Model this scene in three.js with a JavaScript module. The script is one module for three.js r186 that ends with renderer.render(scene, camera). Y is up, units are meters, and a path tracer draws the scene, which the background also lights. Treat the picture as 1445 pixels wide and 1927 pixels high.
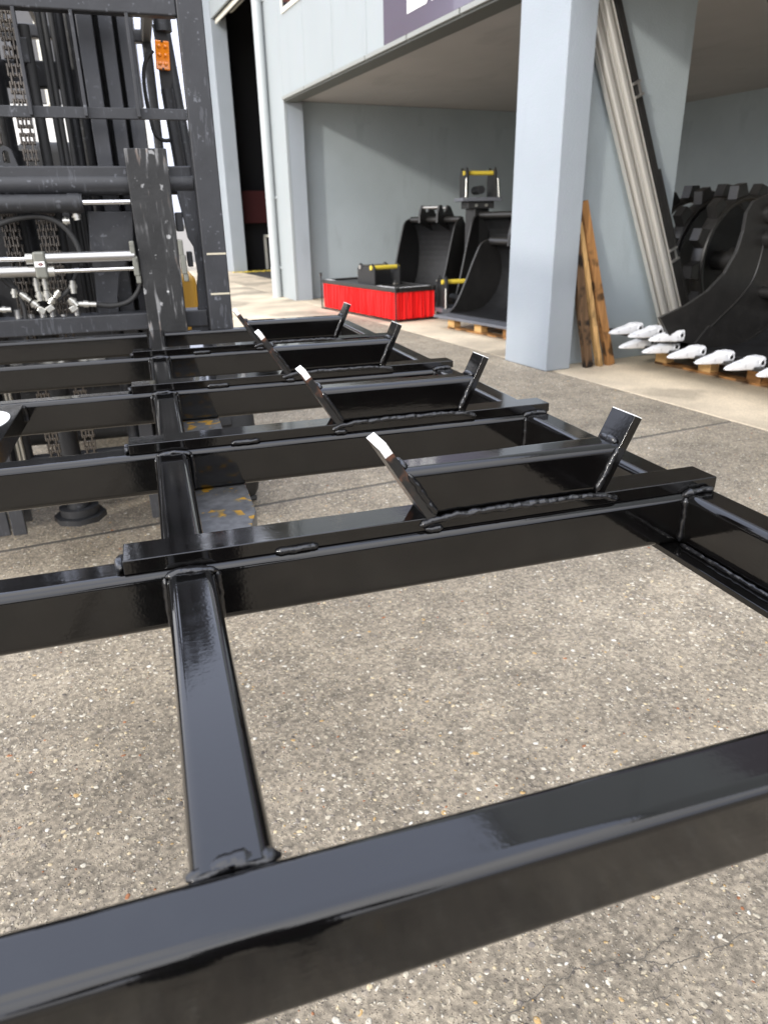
import * as THREE from 'three';
import { RoundedBoxGeometry } from 'three/addons/geometries/RoundedBoxGeometry.js';
import { MarchingCubes } from 'three/addons/objects/MarchingCubes.js';
import { mergeGeometries } from 'three/addons/utils/BufferGeometryUtils.js';

// ---------------------------------------------------------------- camera, sky, sun, exposure
const scene = new THREE.Scene();
const rad = (d) => d * Math.PI / 180;
const FPX = 1337.5, CXP = 722.5, CYP = 963.5, EYE = 1.27;
const camera = new THREE.PerspectiveCamera(2 * Math.atan(CYP / FPX) * 180 / Math.PI, 1445 / 1927, 0.05, 400);
const yaw = rad(17.22), pit = rad(22.48), rol = rad(-1.13);
const vF = new THREE.Vector3(Math.sin(yaw) * Math.cos(pit), -Math.sin(pit), -Math.cos(yaw) * Math.cos(pit));
const vR0 = new THREE.Vector3(Math.cos(yaw), 0, Math.sin(yaw)), vU0 = vR0.clone().cross(vF);
const vR = vR0.clone().multiplyScalar(Math.cos(rol)).addScaledVector(vU0, Math.sin(rol));
const vU = vR0.clone().multiplyScalar(-Math.sin(rol)).addScaledVector(vU0, Math.cos(rol));
camera.position.set(0, EYE, 0);
camera.quaternion.setFromRotationMatrix(new THREE.Matrix4().makeBasis(vR, vU, vF.clone().negate()));
camera.focus = 1.0; camera.userData.fStop = 8;
scene.add(camera);

// building axes: +x into the building, -z along its front away from the camera
const TH = rad(7.41), P0 = new THREE.Vector3(3.236, 0, -5.505);
const EX = new THREE.Vector3(Math.cos(TH), 0, -Math.sin(TH)), EZ = new THREE.Vector3(Math.sin(TH), 0, Math.cos(TH));
const W = (x, y, z) => P0.clone().addScaledVector(EX, x).addScaledVector(EZ, z).setY(y);

const sunDir = EX.clone().multiplyScalar(-1).addScaledVector(EZ, 0.5).setY(0.40).normalize();   // towards the sun
const sun = new THREE.DirectionalLight(new THREE.Color(1, 0.95, 0.87), 2.8);
sun.position.copy(sunDir).multiplyScalar(40).add(new THREE.Vector3(2, 0, -5)); sun.target.position.set(2, 0, -5);
sun.castShadow = true; sun.shadow.radius = 7; sun.shadow.mapSize.set(2048, 2048);
Object.assign(sun.shadow.camera, { left: -18, right: 18, top: 18, bottom: -18, near: 1, far: 90 });
scene.add(sun, sun.target);

// seeded noise
let seed = 7;
const rnd = () => { seed = (seed * 1664525 + 1013904223) >>> 0; return seed / 4294967296; };
const rr = (a, b) => a + (b - a) * rnd();
const hsh = (x, y, s) => { let h = (x * 374761393 + y * 668265263 + s * 1274126177) | 0; h = Math.imul(h ^ (h >>> 13), 1274126177); return ((h ^ (h >>> 16)) >>> 0) / 4294967296; };
function vn(x, y, p = 0, s = 0) {           // value noise, tileable with period p
  const xi = Math.floor(x), yi = Math.floor(y), fx = x - xi, fy = y - yi, m = (a) => p ? ((a % p) + p) % p : a;
  const u = fx * fx * (3 - 2 * fx), v = fy * fy * (3 - 2 * fy);
  const a = hsh(m(xi), m(yi), s), b = hsh(m(xi + 1), m(yi), s), c = hsh(m(xi), m(yi + 1), s), d = hsh(m(xi + 1), m(yi + 1), s);
  return a + (b - a) * u + (c - a) * v + (a - b - c + d) * u * v;
}
function fbm(x, y, o = 4, p = 0, s = 0) { let t = 0, a = 0.5, n = 0; for (let i = 0; i < o; i++) { t += a * vn(x, y, p, s + i); n += a; x *= 2; y *= 2; p *= 2; a *= 0.5; } return t / n; }
const sst = (a, b, x) => { const t = Math.min(1, Math.max(0, (x - a) / (b - a))); return t * t * (3 - 2 * t); };

// bright hazy sky with thin broken cloud
{
  const w = 768, h = 384, d = new Float32Array(w * h * 4), v = new THREE.Vector3();
  for (let j = 0; j < h; j++) for (let i = 0; i < w; i++) {
    const ph = (i + 0.5) / w * 2 * Math.PI - Math.PI, el = ((j + 0.5) / h - 0.5) * Math.PI;
    v.set(Math.cos(el) * Math.cos(ph), Math.sin(el), Math.cos(el) * Math.sin(ph));
    const e = Math.max(0, v.y), t = Math.pow(1 - e, 1.5);
    let c = [2.85 - 1.2 * t, 3.2 - 1.45 * t, 4.2 - 2.1 * t];
    const k = 1.6 / (e + 0.28), q = fbm(v.x * k + 9.3, v.z * k + 4.1, 6, 0, 3), cl = sst(0.45, 0.68, q) * sst(-0.02, 0.1, v.y) * 0.85;
    const cb = (2.0 + 2.1 * e) + 1.8 * fbm(v.x * k * 2 + 3, v.z * k * 2, 4, 0, 21);
    c = c.map((a, n) => a + (cb * [1, 0.99, 1.0][n] - a) * cl);
    const an = Math.acos(Math.min(1, v.dot(sunDir))), gl = 2.6 * Math.exp(-an / 0.35) + 1.5 * Math.exp(-an / 1.0);
    c = c.map((a, n) => a + gl * [1, 0.95, 0.86][n]);
    if (v.y < 0) c = [0.42, 0.40, 0.36];
    const o = (j * w + i) * 4; d[o] = c[0]; d[o + 1] = c[1]; d[o + 2] = c[2]; d[o + 3] = 1;
  }
  const t = new THREE.DataTexture(d, w, h, THREE.RGBAFormat, THREE.FloatType);
  t.mapping = THREE.EquirectangularReflectionMapping; t.magFilter = t.minFilter = THREE.LinearFilter; t.needsUpdate = true;
  scene.background = t; scene.environment = t; scene.backgroundIntensity = 1; scene.environmentIntensity = 1;
}
const renderer = new THREE.WebGLRenderer({ antialias: true });
renderer.toneMapping = THREE.LinearToneMapping; renderer.toneMappingExposure = 0.65;
renderer.shadowMap.enabled = true; renderer.outputColorSpace = THREE.SRGBColorSpace;

// a pixel of the photograph gives a ray; a plane of the place gives the distance
const ray = (px, py) => vF.clone().multiplyScalar(FPX).addScaledVector(vR, px - CXP).addScaledVector(vU, -(py - CYP));
function onZ(px, py, z) { const d = ray(px, py); return camera.position.clone().addScaledVector(d, z / d.z); }
function onY(px, py, y) { const d = ray(px, py); return camera.position.clone().addScaledVector(d, (y - EYE) / d.y); }
const toL = (p) => { const q = p.clone().sub(P0); return new THREE.Vector3(q.dot(EX), p.y, q.dot(EZ)); };
function onLZ(px, py, lz) { const d = ray(px, py), o = camera.position.clone().sub(P0); const t = (lz - o.dot(EZ)) / d.dot(EZ); return toL(camera.position.clone().addScaledVector(d, t)); }
function onLX(px, py, lx) { const d = ray(px, py), o = camera.position.clone().sub(P0); const t = (lx - o.dot(EX)) / d.dot(EX); return toL(camera.position.clone().addScaledVector(d, t)); }

// ---------------------------------------------------------------- geometry helpers
const V3 = (x, y, z) => new THREE.Vector3(x, y, z);
function clean(g) { let q = g.index ? g.toNonIndexed() : g; for (const k of Object.keys(q.attributes)) if (!['position', 'normal', 'uv'].includes(k)) q.deleteAttribute(k); q.morphAttributes = {}; if (!q.attributes.uv) q.setAttribute('uv', new THREE.BufferAttribute(new Float32Array(q.attributes.position.count * 2), 2)); q.clearGroups(); return q; }
const merge = (a) => a.length === 1 ? clean(a[0]) : mergeGeometries(a.map(clean));
function xf(g, x = 0, y = 0, z = 0, a = 0, b = 0, c = 0) { if (a) g.rotateX(a); if (b) g.rotateY(b); if (c) g.rotateZ(c); g.translate(x, y, z); return g; }
const bx = (w, h, d, x, y, z, a, b, c) => xf(new THREE.BoxGeometry(w, h, d), x, y, z, a, b, c);
const bb = (x0, x1, y0, y1, z0, z1) => bx(x1 - x0, y1 - y0, z1 - z0, (x0 + x1) / 2, (y0 + y1) / 2, (z0 + z1) / 2);
const rb = (w, h, d, r, x, y, z, a, b, c) => xf(new RoundedBoxGeometry(w, h, d, 2, r), x, y, z, a, b, c);
const rbb = (x0, x1, y0, y1, z0, z1, r) => rb(x1 - x0, y1 - y0, z1 - z0, r, (x0 + x1) / 2, (y0 + y1) / 2, (z0 + z1) / 2);
const cy = (r, h, x, y, z, ax = 'y', n = 20, r2 = r) => xf(new THREE.CylinderGeometry(r2, r, h, n), x, y, z, ax === 'z' ? Math.PI / 2 : 0, 0, ax === 'x' ? Math.PI / 2 : 0);
function rod(a, b, r, n = 12) { const g = new THREE.CylinderGeometry(r, r, a.distanceTo(b), n); g.applyQuaternion(new THREE.Quaternion().setFromUnitVectors(V3(0, 1, 0), b.clone().sub(a).normalize())); const m = a.clone().add(b).multiplyScalar(0.5); g.translate(m.x, m.y, m.z); return g; }
const tube = (pts, r, n = 32, m = 10) => new THREE.TubeGeometry(new THREE.CatmullRomCurve3(pts), n, r, m);
function ext(pts, d, bev = 0, holes = []) {   // polygon in x, y, thickness d centred on z
  const s = pts instanceof THREE.Shape ? pts : new THREE.Shape(pts.map((p) => new THREE.Vector2(p[0], p[1])));
  for (const h of holes) { const q = new THREE.Path(); q.absarc(h[0], h[1], h[2], 0, 2 * Math.PI, true); s.holes.push(q); }
  const g = new THREE.ExtrudeGeometry(s, { depth: d - 2 * bev, bevelEnabled: bev > 0, bevelSize: bev, bevelThickness: bev, bevelOffset: -bev, bevelSegments: 2, curveSegments: 20 });
  g.translate(0, 0, -(d - 2 * bev) / 2); return g;
}
function rhs(w, h, L, r = 0.0105, n = 8, cap = true) {   // rectangular hollow section with rounded edges, lying along x
  const ring = [], c = [[1, 1, 0], [-1, 1, 1], [-1, -1, 2], [1, -1, 3]];
  for (const [sz, sy, q] of c) for (let i = 0; i <= n; i++) { const a = (q + i / n) * Math.PI / 2; ring.push([sz * (w / 2 - r) + r * Math.cos(a), sy * (h / 2 - r) + r * Math.sin(a), Math.cos(a), Math.sin(a)]); }
  const pos = [], nor = [], put = (x, k) => { const p = ring[k % ring.length]; pos.push(x, p[1], p[0]); nor.push(0, p[3], p[2]); };
  const a = -L / 2, b = L / 2;
  for (let k = 0; k < ring.length; k++) { put(a, k); put(b, k); put(b, k + 1); put(a, k); put(b, k + 1); put(a, k + 1); }
  if (cap) for (const [x, s] of [[a, -1], [b, 1]]) for (let k = 0; k < ring.length; k++) { const t = [[0, 0], ring[k], ring[(k + 1) % ring.length]]; if (s > 0) [t[1], t[2]] = [t[2], t[1]]; for (const p of t) { pos.push(x, p[1], p[0]); nor.push(s, 0, 0); } }
  // outward winding
  const P = new Float32Array(pos), N = new Float32Array(nor);
  for (let i = 0; i < P.length; i += 9) {
    const ux = P[i + 3] - P[i], uy = P[i + 4] - P[i + 1], uz = P[i + 5] - P[i + 2], vx = P[i + 6] - P[i], vy = P[i + 7] - P[i + 1], vz = P[i + 8] - P[i + 2];
    if ((uy * vz - uz * vy) * N[i] + (uz * vx - ux * vz) * N[i + 1] + (ux * vy - uy * vx) * N[i + 2] < 0) for (let q = 0; q < 3; q++) { [P[i + 3 + q], P[i + 6 + q]] = [P[i + 6 + q], P[i + 3 + q]];[N[i + 3 + q], N[i + 6 + q]] = [N[i + 6 + q], N[i + 3 + q]]; }
  }
  const g = new THREE.BufferGeometry(); g.setAttribute('position', new THREE.BufferAttribute(P, 3)); g.setAttribute('normal', new THREE.BufferAttribute(N, 3));
  g.setAttribute('uv', new THREE.BufferAttribute(new Float32Array(P.length / 3 * 2), 2)); return g;
}
function weld(pts, r, sd = 1, flat = 1) {      // lumpy bead with the ripples of the weld pool
  const cu = new THREE.CatmullRomCurve3(pts.map((p) => V3(...p)), false, 'catmullrom', 0.2), L = cu.getLength(), n = Math.max(12, Math.round(L / 0.0016)), m = 10, P = [], I = [];
  const fr = cu.computeFrenetFrames(n, false);
  for (let i = 0; i <= n; i++) {
    const t = i / n, c = cu.getPointAt(t), s = t * L, rip = ((s / 0.0042 + 0.5 * vn(s * 160, 2, 0, sd)) % 1), end = Math.min(1, 0.35 + Math.min(t, 1 - t) * n * 0.22);
    for (let j = 0; j < m; j++) {
      const a = j / m * 2 * Math.PI, q = 0.84 * r * end * (0.80 + 0.12 * (1 - rip) + 0.62 * (vn(s * 150 + 7 * sd, j * 0.8 + sd, 0, sd) - 0.4));
      const o = fr.normals[i].clone().multiplyScalar(Math.cos(a) * q).addScaledVector(fr.binormals[i], Math.sin(a) * q); o.y *= flat;
      P.push(c.x + o.x, c.y + o.y, c.z + o.z);
    }
  }
  for (let i = 0; i < n; i++) for (let j = 0; j < m; j++) { const a = i * m + j, b = i * m + (j + 1) % m; I.push(a, b, a + m, b, b + m, a + m); }
  for (const [q, f] of [[0, 1], [n, 0]]) { const k = P.length / 3, c = cu.getPointAt(q / n); P.push(c.x, c.y, c.z); for (let j = 0; j < m; j++) { const a = q * m + j, b = q * m + (j + 1) % m; f ? I.push(k, b, a) : I.push(k, a, b); } }
  const g = new THREE.BufferGeometry(); g.setAttribute('position', new THREE.Float32BufferAttribute(P, 3)); g.setIndex(I); g.computeVertexNormals(); return g;
}
function buv(g, sc = 1, sw = false) {          // uv in metres from the face's main direction
  const p = g.attributes.position, n = g.attributes.normal, u = g.attributes.uv;
  for (let i = 0; i < p.count; i += 3) {
    const ax = Math.abs(n.getX(i) + n.getX(i + 1) + n.getX(i + 2)), ay = Math.abs(n.getY(i) + n.getY(i + 1) + n.getY(i + 2)), az = Math.abs(n.getZ(i) + n.getZ(i + 1) + n.getZ(i + 2));
    for (let k = i; k < i + 3; k++) { const x = p.getX(k), y = p.getY(k), z = p.getZ(k); let a, b; if (ay >= ax && ay >= az) { a = x; b = z; } else if (ax >= az) { a = z; b = y; } else { a = x; b = y; } if (sw) [a, b] = [b, a]; u.setXY(k, a * sc, b * sc); }
  }
  return g;
}
const names = {};
const numbered = (n) => { names[n] = (names[n] ?? -1) + 1; return names[n] ? n + '_' + String(names[n]).padStart(3, '0') : n; };
function obj(name, geos, mat, parent = scene, sw = false) {
  const g = buv(merge(Array.isArray(geos) ? geos : [geos]), 1, sw), m = new THREE.Mesh(g, mat); m.castShadow = m.receiveShadow = true;
  m.name = parent === scene ? numbered(name) : name; parent.add(m); return m;
}
function tag(o, label, category, group) { Object.assign(o.userData, { label, category }); if (group) o.userData.group = group; return o; }
function thing(name, label, category, pos = V3(0, 0, 0), turn = 0, group) { const o = new THREE.Group(); o.name = numbered(name); o.position.copy(pos); o.rotation.y = turn; scene.add(o); return tag(o, label, category, group); }
function struct(name, geos, mat) { const m = obj(name, geos, mat); m.userData.kind = 'structure'; return m; }

// ---------------------------------------------------------------- textures and materials
function tex(n, fn, rep, srgb = true, m = n) {
  const d = new Uint8Array(n * m * 4);
  for (let j = 0; j < m; j++) for (let i = 0; i < n; i++) { const c = fn(i / n, j / m), o = (j * n + i) * 4; d[o] = Math.min(255, Math.max(0, c[0] * 255)); d[o + 1] = Math.min(255, Math.max(0, c[1] * 255)); d[o + 2] = Math.min(255, Math.max(0, c[2] * 255)); d[o + 3] = 255; }
  return fin(d, n, m, rep, srgb);
}
function fin(d, n, m, rep, srgb) { const t = new THREE.DataTexture(d, n, m); t.wrapS = t.wrapT = THREE.RepeatWrapping; t.magFilter = THREE.LinearFilter; t.minFilter = THREE.LinearFilter; if (srgb) t.colorSpace = THREE.SRGBColorSpace; t.repeat.set(rep, rep); t.needsUpdate = true; return t; }
const grey = (f) => (u, v) => { const a = f(u, v); return [a, a, a]; };
const lin = (r, g, b) => new THREE.Color().setRGB(r, g, b);
const std = (c, rough, o = {}) => new THREE.MeshStandardMaterial({ color: c, roughness: rough, ...o });
const phy = (c, rough, o = {}) => new THREE.MeshPhysicalMaterial({ color: c, roughness: rough, ...o });

// exposed aggregate concrete
let aggMap, aggBump;
{
  const n = 2048, C = new Uint8Array(n * n * 4), B = new Uint8Array(n * n * 4), S = 2.2;
  for (let j = 0; j < n; j++) for (let i = 0; i < n; i++) {
    const u = i / n, v = j / n, o = (j * n + i) * 4;
    const f = fbm(u * 24, v * 24, 2, 24, 5), k = fbm(u * 256, v * 256, 2, 256, 8), s = hsh(i, j, 4);
    const a = 146 + 34 * (f - 0.5) + 84 * (k - 0.5) + 34 * (s - 0.5);
    C[o] = a * 1.05; C[o + 1] = a * 0.985; C[o + 2] = a * 0.88; C[o + 3] = 255;
    B[o] = B[o + 1] = B[o + 2] = 90 + 60 * (k - 0.5) + 40 * (s - 0.5); B[o + 3] = 255;
  }
  const pal = [[226, 220, 205], [238, 235, 226], [206, 198, 180], [190, 180, 160], [170, 160, 146], [222, 205, 170], [148, 140, 132], [206, 172, 118], [176, 118, 82], [104, 98, 92]];
  const wts = [0.13, 0.055, 0.19, 0.20, 0.16, 0.08, 0.10, 0.025, 0.012, 0.048];
  const stone = (cx, cy_, a, b, th, col, up) => {
    const R = Math.ceil(a * 1.3), ct = Math.cos(th), st = Math.sin(th), sd = (rnd() * 1000) | 0;
    for (let y = -R; y <= R; y++) for (let x = -R; x <= R; x++) {
      const p = (x * ct + y * st) / a, q = (-x * st + y * ct) / b, an = Math.atan2(q, p), e = Math.sqrt(p * p + q * q) / (0.82 + 0.36 * vn(an * 1.3 + 9, sd, 0, 2));
      if (e > 1) continue;
      const xi = ((cx + x) % n + n) % n, yi = ((cy_ + y) % n + n) % n, o = (yi * n + xi) * 4, w = Math.min(1, (1 - e) * Math.max(2.2, a * 0.7)), g = 0.9 + 0.2 * hsh(xi >> 1, yi >> 1, 6);
      for (let k = 0; k < 3; k++) C[o + k] = Math.min(255, C[o + k] + (col[k] * g - C[o + k]) * w);
      const hb = up ? 120 + 110 * Math.sqrt(1 - e * e) : 20 + 60 * e; for (let k = 0; k < 3; k++) B[o + k] += (hb - B[o + k]) * w;
    }
  };
  for (let i = 0; i < 40000; i++) stone((rnd() * n) | 0, (rnd() * n) | 0, rr(0.8, 1.8), rr(0.7, 1.4), rnd() * 3.1, [86, 78, 68], false);     // pits and sand gaps
  for (let i = 0; i < 44000; i++) {
    let q = rnd(), c = 0; while (q > wts[c] && c < 9) q -= wts[c++];
    const z = rnd(), a = z < 0.72 ? rr(1.3, 2.8) : z < 0.93 ? rr(2.6, 4.8) : rr(4.6, 7.8);
    stone((rnd() * n) | 0, (rnd() * n) | 0, a, a * rr(0.5, 0.9), rnd() * 3.1, pal[c], true);
  }
  aggMap = fin(C, n, n, 1 / S, true); aggBump = fin(B, n, n, 1 / S, false);
}
const M = {};
M.agg = std(lin(0.98, 0.96, 0.92), 0.85, { map: aggMap, bumpMap: aggBump, bumpScale: 0.004, vertexColors: true });
const floMap = tex(1024, (u, v) => {
  const a = fbm(u * 8, v * 8, 5, 8, 31), b = fbm(u * 3, v * 10, 4, 0 || 1, 33), k = hsh((u * 512) | 0, (v * 512) | 0, 2), s = sst(0.55, 0.72, fbm(u * 6, v * 6, 5, 6, 37));
  const l = 0.80 + 0.26 * (a - 0.5) + 0.1 * (k - 0.5) - 0.13 * s; return [l * 1.06, l * 0.985, l * 0.86];
}, 1 / 3.3);
M.floor = std(lin(1, 1, 1), 0.8, { map: floMap, bumpMap: tex(512, grey((u, v) => 0.5 + 0.5 * (fbm(u * 90, v * 90, 3, 90, 5) - 0.5)), 1 / 1.1, false), bumpScale: 0.002, vertexColors: true });
M.joint = std(lin(0.03, 0.028, 0.024), 0.95);
M.crack = std(lin(0.11, 0.1, 0.085), 0.95);
M.dirt = std(lin(0.22, 0.2, 0.17), 0.95);
const stip = tex(512, grey((u, v) => 0.5 + 0.8 * (fbm(u * 64, v * 64, 4, 64, 51) - 0.5)), 1 / 0.5, false);
const wallMap = (r, g, b, s, am = 0.06) => tex(512, (u, v) => { const a = 1 - am + 2 * am * fbm(u * 5, v * 5, 5, 5, s) - am * sst(0.62, 0.8, fbm(u * 12, v * 3, 4, 0, s + 5)) ; return [r * a, g * a, b * a]; }, 1 / 2.7);
M.white = std(lin(1, 1, 1), 0.6, { map: wallMap(0.625, 0.65, 0.655, 61, 0.015), bumpMap: stip, bumpScale: 0.0012 });
M.pillar = std(lin(1, 1, 1), 0.7, { map: wallMap(0.63, 0.66, 0.685, 62, 0.03), bumpMap: stip, bumpScale: 0.002 });
M.inner = std(lin(1, 1, 1), 0.75, { map: wallMap(0.665, 0.705, 0.72, 63, 0.04), bumpMap: stip, bumpScale: 0.003 });
M.ceil = std(lin(1, 1, 1), 0.7, { map: wallMap(0.66, 0.65, 0.645, 64, 0.04), bumpMap: stip, bumpScale: 0.001 });
M.trim = std(lin(0.30, 0.31, 0.29), 0.5);
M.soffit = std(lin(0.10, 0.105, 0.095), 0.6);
M.cream = std(lin(0.78, 0.76, 0.66), 0.5);
M.pvc = phy(lin(0.46, 0.49, 0.49), 0.35, { clearcoat: 0.3, clearcoatRoughness: 0.3 });
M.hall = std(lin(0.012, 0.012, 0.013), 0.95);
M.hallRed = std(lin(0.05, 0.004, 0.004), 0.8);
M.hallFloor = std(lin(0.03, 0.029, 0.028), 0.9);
M.glassDark = phy(lin(0.02, 0.025, 0.03), 0.05, { ior: 1.5 });
const peel = tex(512, grey((u, v) => 0.5 + 0.5 * (fbm(u * 14, v * 120, 3, 0, 71) - 0.5) + 0.35 * (fbm(u * 200, v * 200, 2, 200, 73) - 0.5) + 0.4 * (fbm(u * 10, v * 10, 3, 10, 75) - 0.5)), 1 / 0.4, false);
const glossR = tex(512, grey((u, v) => { const sp = hsh((u * 512) | 0, (v * 512) | 0, 9) > 0.9985 ? 0.5 : 0; return 0.5 + 0.4 * (fbm(u * 12, v * 60, 4, 0, 77) - 0.4) + 0.35 * sst(0.6, 0.75, fbm(u * 9, v * 9, 5, 9, 79)) + sp; }), 1 / 0.6, false);
const dustMap = (base, am) => tex(512, (u, v) => { const s = hsh((u * 512) | 0, (v * 512) | 0, 15) > 0.9988 ? am * 3 : 0; const a = base + am * sst(0.55, 0.85, fbm(u * 20, v * 20, 5, 20, 81)) + s; return [a * 1.02, a, a * 0.97]; }, 1 / 0.5);
M.black = phy(lin(1, 1, 1), 0.15, { map: dustMap(0.035, 0.016), roughnessMap: glossR, bumpMap: peel, bumpScale: 0.00009, ior: 1.42, clearcoat: 0.4, clearcoatRoughness: 0.07 });
M.weld = phy(lin(0.006, 0.006, 0.007), 0.35, { ior: 1.5, specularIntensity: 0.5, clearcoat: 0.8, clearcoatRoughness: 0.12 });
M.rustEdge = phy(lin(1, 1, 1), 0.5, { map: tex(512, (u, v) => { const a = sst(0.5, 0.66, fbm(u * 12, v * 12, 5, 12, 85)); return [0.07 + 0.27 * a, 0.065 + 0.15 * a, 0.06 + 0.09 * a]; }, 1 / 0.3), clearcoat: 0.6, clearcoatRoughness: 0.2 });
M.tipWhite = std(lin(1, 1, 1), 0.6, { map: tex(256, (u, v) => { const a = 0.93 - 0.12 * sst(0.55, 0.7, fbm(u * 20, v * 20, 4, 20, 86)); return [a, a, a * 0.99]; }, 1 / 0.1) });
// worn machine paint
const wornMap = (b, wear, s, tint = [1, 1.02, 1.08]) => tex(512, (u, v) => {
  const a = fbm(u * 10, v * 10, 5, 10, s), sc = sst(0.66, 0.74, fbm(u * 90, v * 14, 4, 0, s + 1)) * sst(0.45, 0.65, fbm(u * 5, v * 5, 3, 5, s + 2)), k = hsh((u * 512) | 0, (v * 512) | 0, s) > 0.9975 ? 1 : 0, ch = sst(0.74, 0.78, fbm(u * 40, v * 40, 4, 40, s + 6));
  const l = b + 0.05 * (a - 0.5) + wear * (0.30 * sc + 0.14 * k + 0.5 * ch); return [l * tint[0], l * tint[1], l * tint[2]];
}, 1 / 0.6);
M.lift = phy(lin(1, 1, 1), 0.45, { map: wornMap(0.19, 0.3, 91), bumpMap: stip, bumpScale: 0.0004, ior: 1.5 });
M.liftDark = phy(lin(1, 1, 1), 0.5, { map: wornMap(0.15, 0.25, 95), bumpMap: stip, bumpScale: 0.0004 });
M.mastGrey = phy(lin(1, 1, 1), 0.35, { map: wornMap(0.225, 0.12, 97), metalness: 0.1 });
const forkMap = tex(512, (u, v) => {
  const a = fbm(u * 9, v * 9, 6, 9, 101), sc = sst(0.57, 0.75, fbm(u * 70, v * 9, 5, 0, 102)) * sst(0.42, 0.62, fbm(u * 3, v * 3, 4, 3, 103)), ch = sst(0.71, 0.76, fbm(u * 28, v * 28, 4, 28, 104)), ru = sst(0.6, 0.75, fbm(u * 14, v * 14, 4, 14, 105)) * sc;
  const l = 0.18 + 0.12 * (a - 0.5) + 0.36 * sc + 0.4 * ch; return [l + 0.10 * ru, l + 0.02 * ru, l - 0.03 * ru];
}, 1 / 0.7);
M.fork = phy(lin(1, 1, 1), 0.5, { map: forkMap, metalness: 0.25, bumpMap: stip, bumpScale: 0.0006 });
M.forkTip = phy(lin(1, 1, 1), 0.4, { metalness: 0.5, map: tex(512, (u, v) => { const y = sst(0.56, 0.66, fbm(u * 30, v * 30, 5, 30, 107)) * sst(0.40, 0.52, fbm(u * 7, v * 7, 4, 7, 109)), a = 0.40 + 0.16 * (fbm(u * 40, v * 40, 3, 40, 108) - 0.5) + 0.14 * (fbm(u * 5, v * 5, 4, 5, 110) - 0.5); return [a + 0.34 * y, a + 0.16 * y, a - 0.2 * y]; }, 1 / 0.4) });
M.steel = phy(lin(0.50, 0.49, 0.47), 0.32, { metalness: 0.9 });
M.chrome = phy(lin(0.85, 0.85, 0.84), 0.1, { metalness: 1 });
M.cast = std(lin(0.40, 0.40, 0.37), 0.6, { metalness: 0.4, map: wornMap(0.75, -0.3, 111, [1, 1, 0.97]) });
M.zinc = phy(lin(0.62, 0.61, 0.56), 0.28, { metalness: 0.8 });
M.rubber = std(lin(0.022, 0.022, 0.022), 0.65);
M.chain = phy(lin(0.13, 0.115, 0.10), 0.3, { metalness: 0.7 });
M.amber = phy(lin(0.85, 0.24, 0.01), 0.15, { clearcoat: 1, clearcoatRoughness: 0.05 });
M.orange = std(lin(0.85, 0.16, 0.01), 0.45);
M.ochre = std(lin(0.50, 0.27, 0.03), 0.5);
M.red = std(lin(0.85, 0.006, 0.006), 0.6);
M.redDark = std(lin(0.16, 0.008, 0.008), 0.6);
M.bucket = phy(lin(1, 1, 1), 0.42, { map: wornMap(0.135, 0.12, 115, [1.03, 1, 0.97]), bumpMap: stip, bumpScale: 0.0006, clearcoat: 0.25, clearcoatRoughness: 0.3 });
M.bucketIn = phy(lin(1, 1, 1), 0.5, { map: wornMap(0.10, 0.10, 117) });
M.lip = phy(lin(1, 1, 1), 0.4, { map: wornMap(0.42, 0.15, 119), metalness: 0.15 });
M.tooth = std(lin(1, 1, 1), 0.5, { map: tex(256, (u, v) => { const a = 0.90 - 0.1 * sst(0.55, 0.75, fbm(u * 8, v * 8, 5, 8, 121)); return [a * 0.985, a * 0.99, a]; }, 1 / 0.3) });
M.yellow = std(lin(0.72, 0.55, 0.06), 0.45);
const woodTex = (b, d, s) => tex(512, (u, v) => { const g = fbm(u * 3, v * 60, 5, 0, s), k = fbm(u * 2, v * 18, 4, 0, s + 1), st = sst(0.55, 0.75, fbm(u * 7, v * 7, 5, 7, s + 2)); const t = 0.7 * g + 0.3 * k; return [b[0] * (0.65 + 0.7 * t) * (1 - d * st), b[1] * (0.6 + 0.7 * t) * (1 - d * st), b[2] * (0.5 + 0.75 * t) * (1 - d * st)]; }, 1 / 0.9);
M.wood = std(lin(1, 1, 1), 0.85, { map: woodTex([0.66, 0.50, 0.32], 0.5, 131) });
M.woodPale = std(lin(1, 1, 1), 0.85, { map: woodTex([0.82, 0.69, 0.49], 0.2, 135) });
M.woodDark = std(lin(1, 1, 1), 0.9, { map: woodTex([0.42, 0.34, 0.26], 0.65, 139) });
M.alu = phy(lin(0.66, 0.64, 0.59), 0.38, { metalness: 0.5 });
M.signBoard = phy(lin(1, 1, 1), 0.12, { map: tex(512, (u, v) => { const a = fbm(u * 2, v * 2, 3, 2, 151); return [0.36 + 0.06 * a, 0.33 + 0.06 * a, 0.37 + 0.1 * a]; }, 1 / 3), clearcoat: 0.6 });
M.truckGrey = std(lin(0.12, 0.12, 0.125), 0.5);
M.truckWhite = std(lin(0.82, 0.82, 0.80), 0.4);
M.ink = std(lin(0.02, 0.02, 0.02), 0.6);
M.paintMark = std(lin(0.55, 0.50, 0.38), 0.8);

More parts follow.
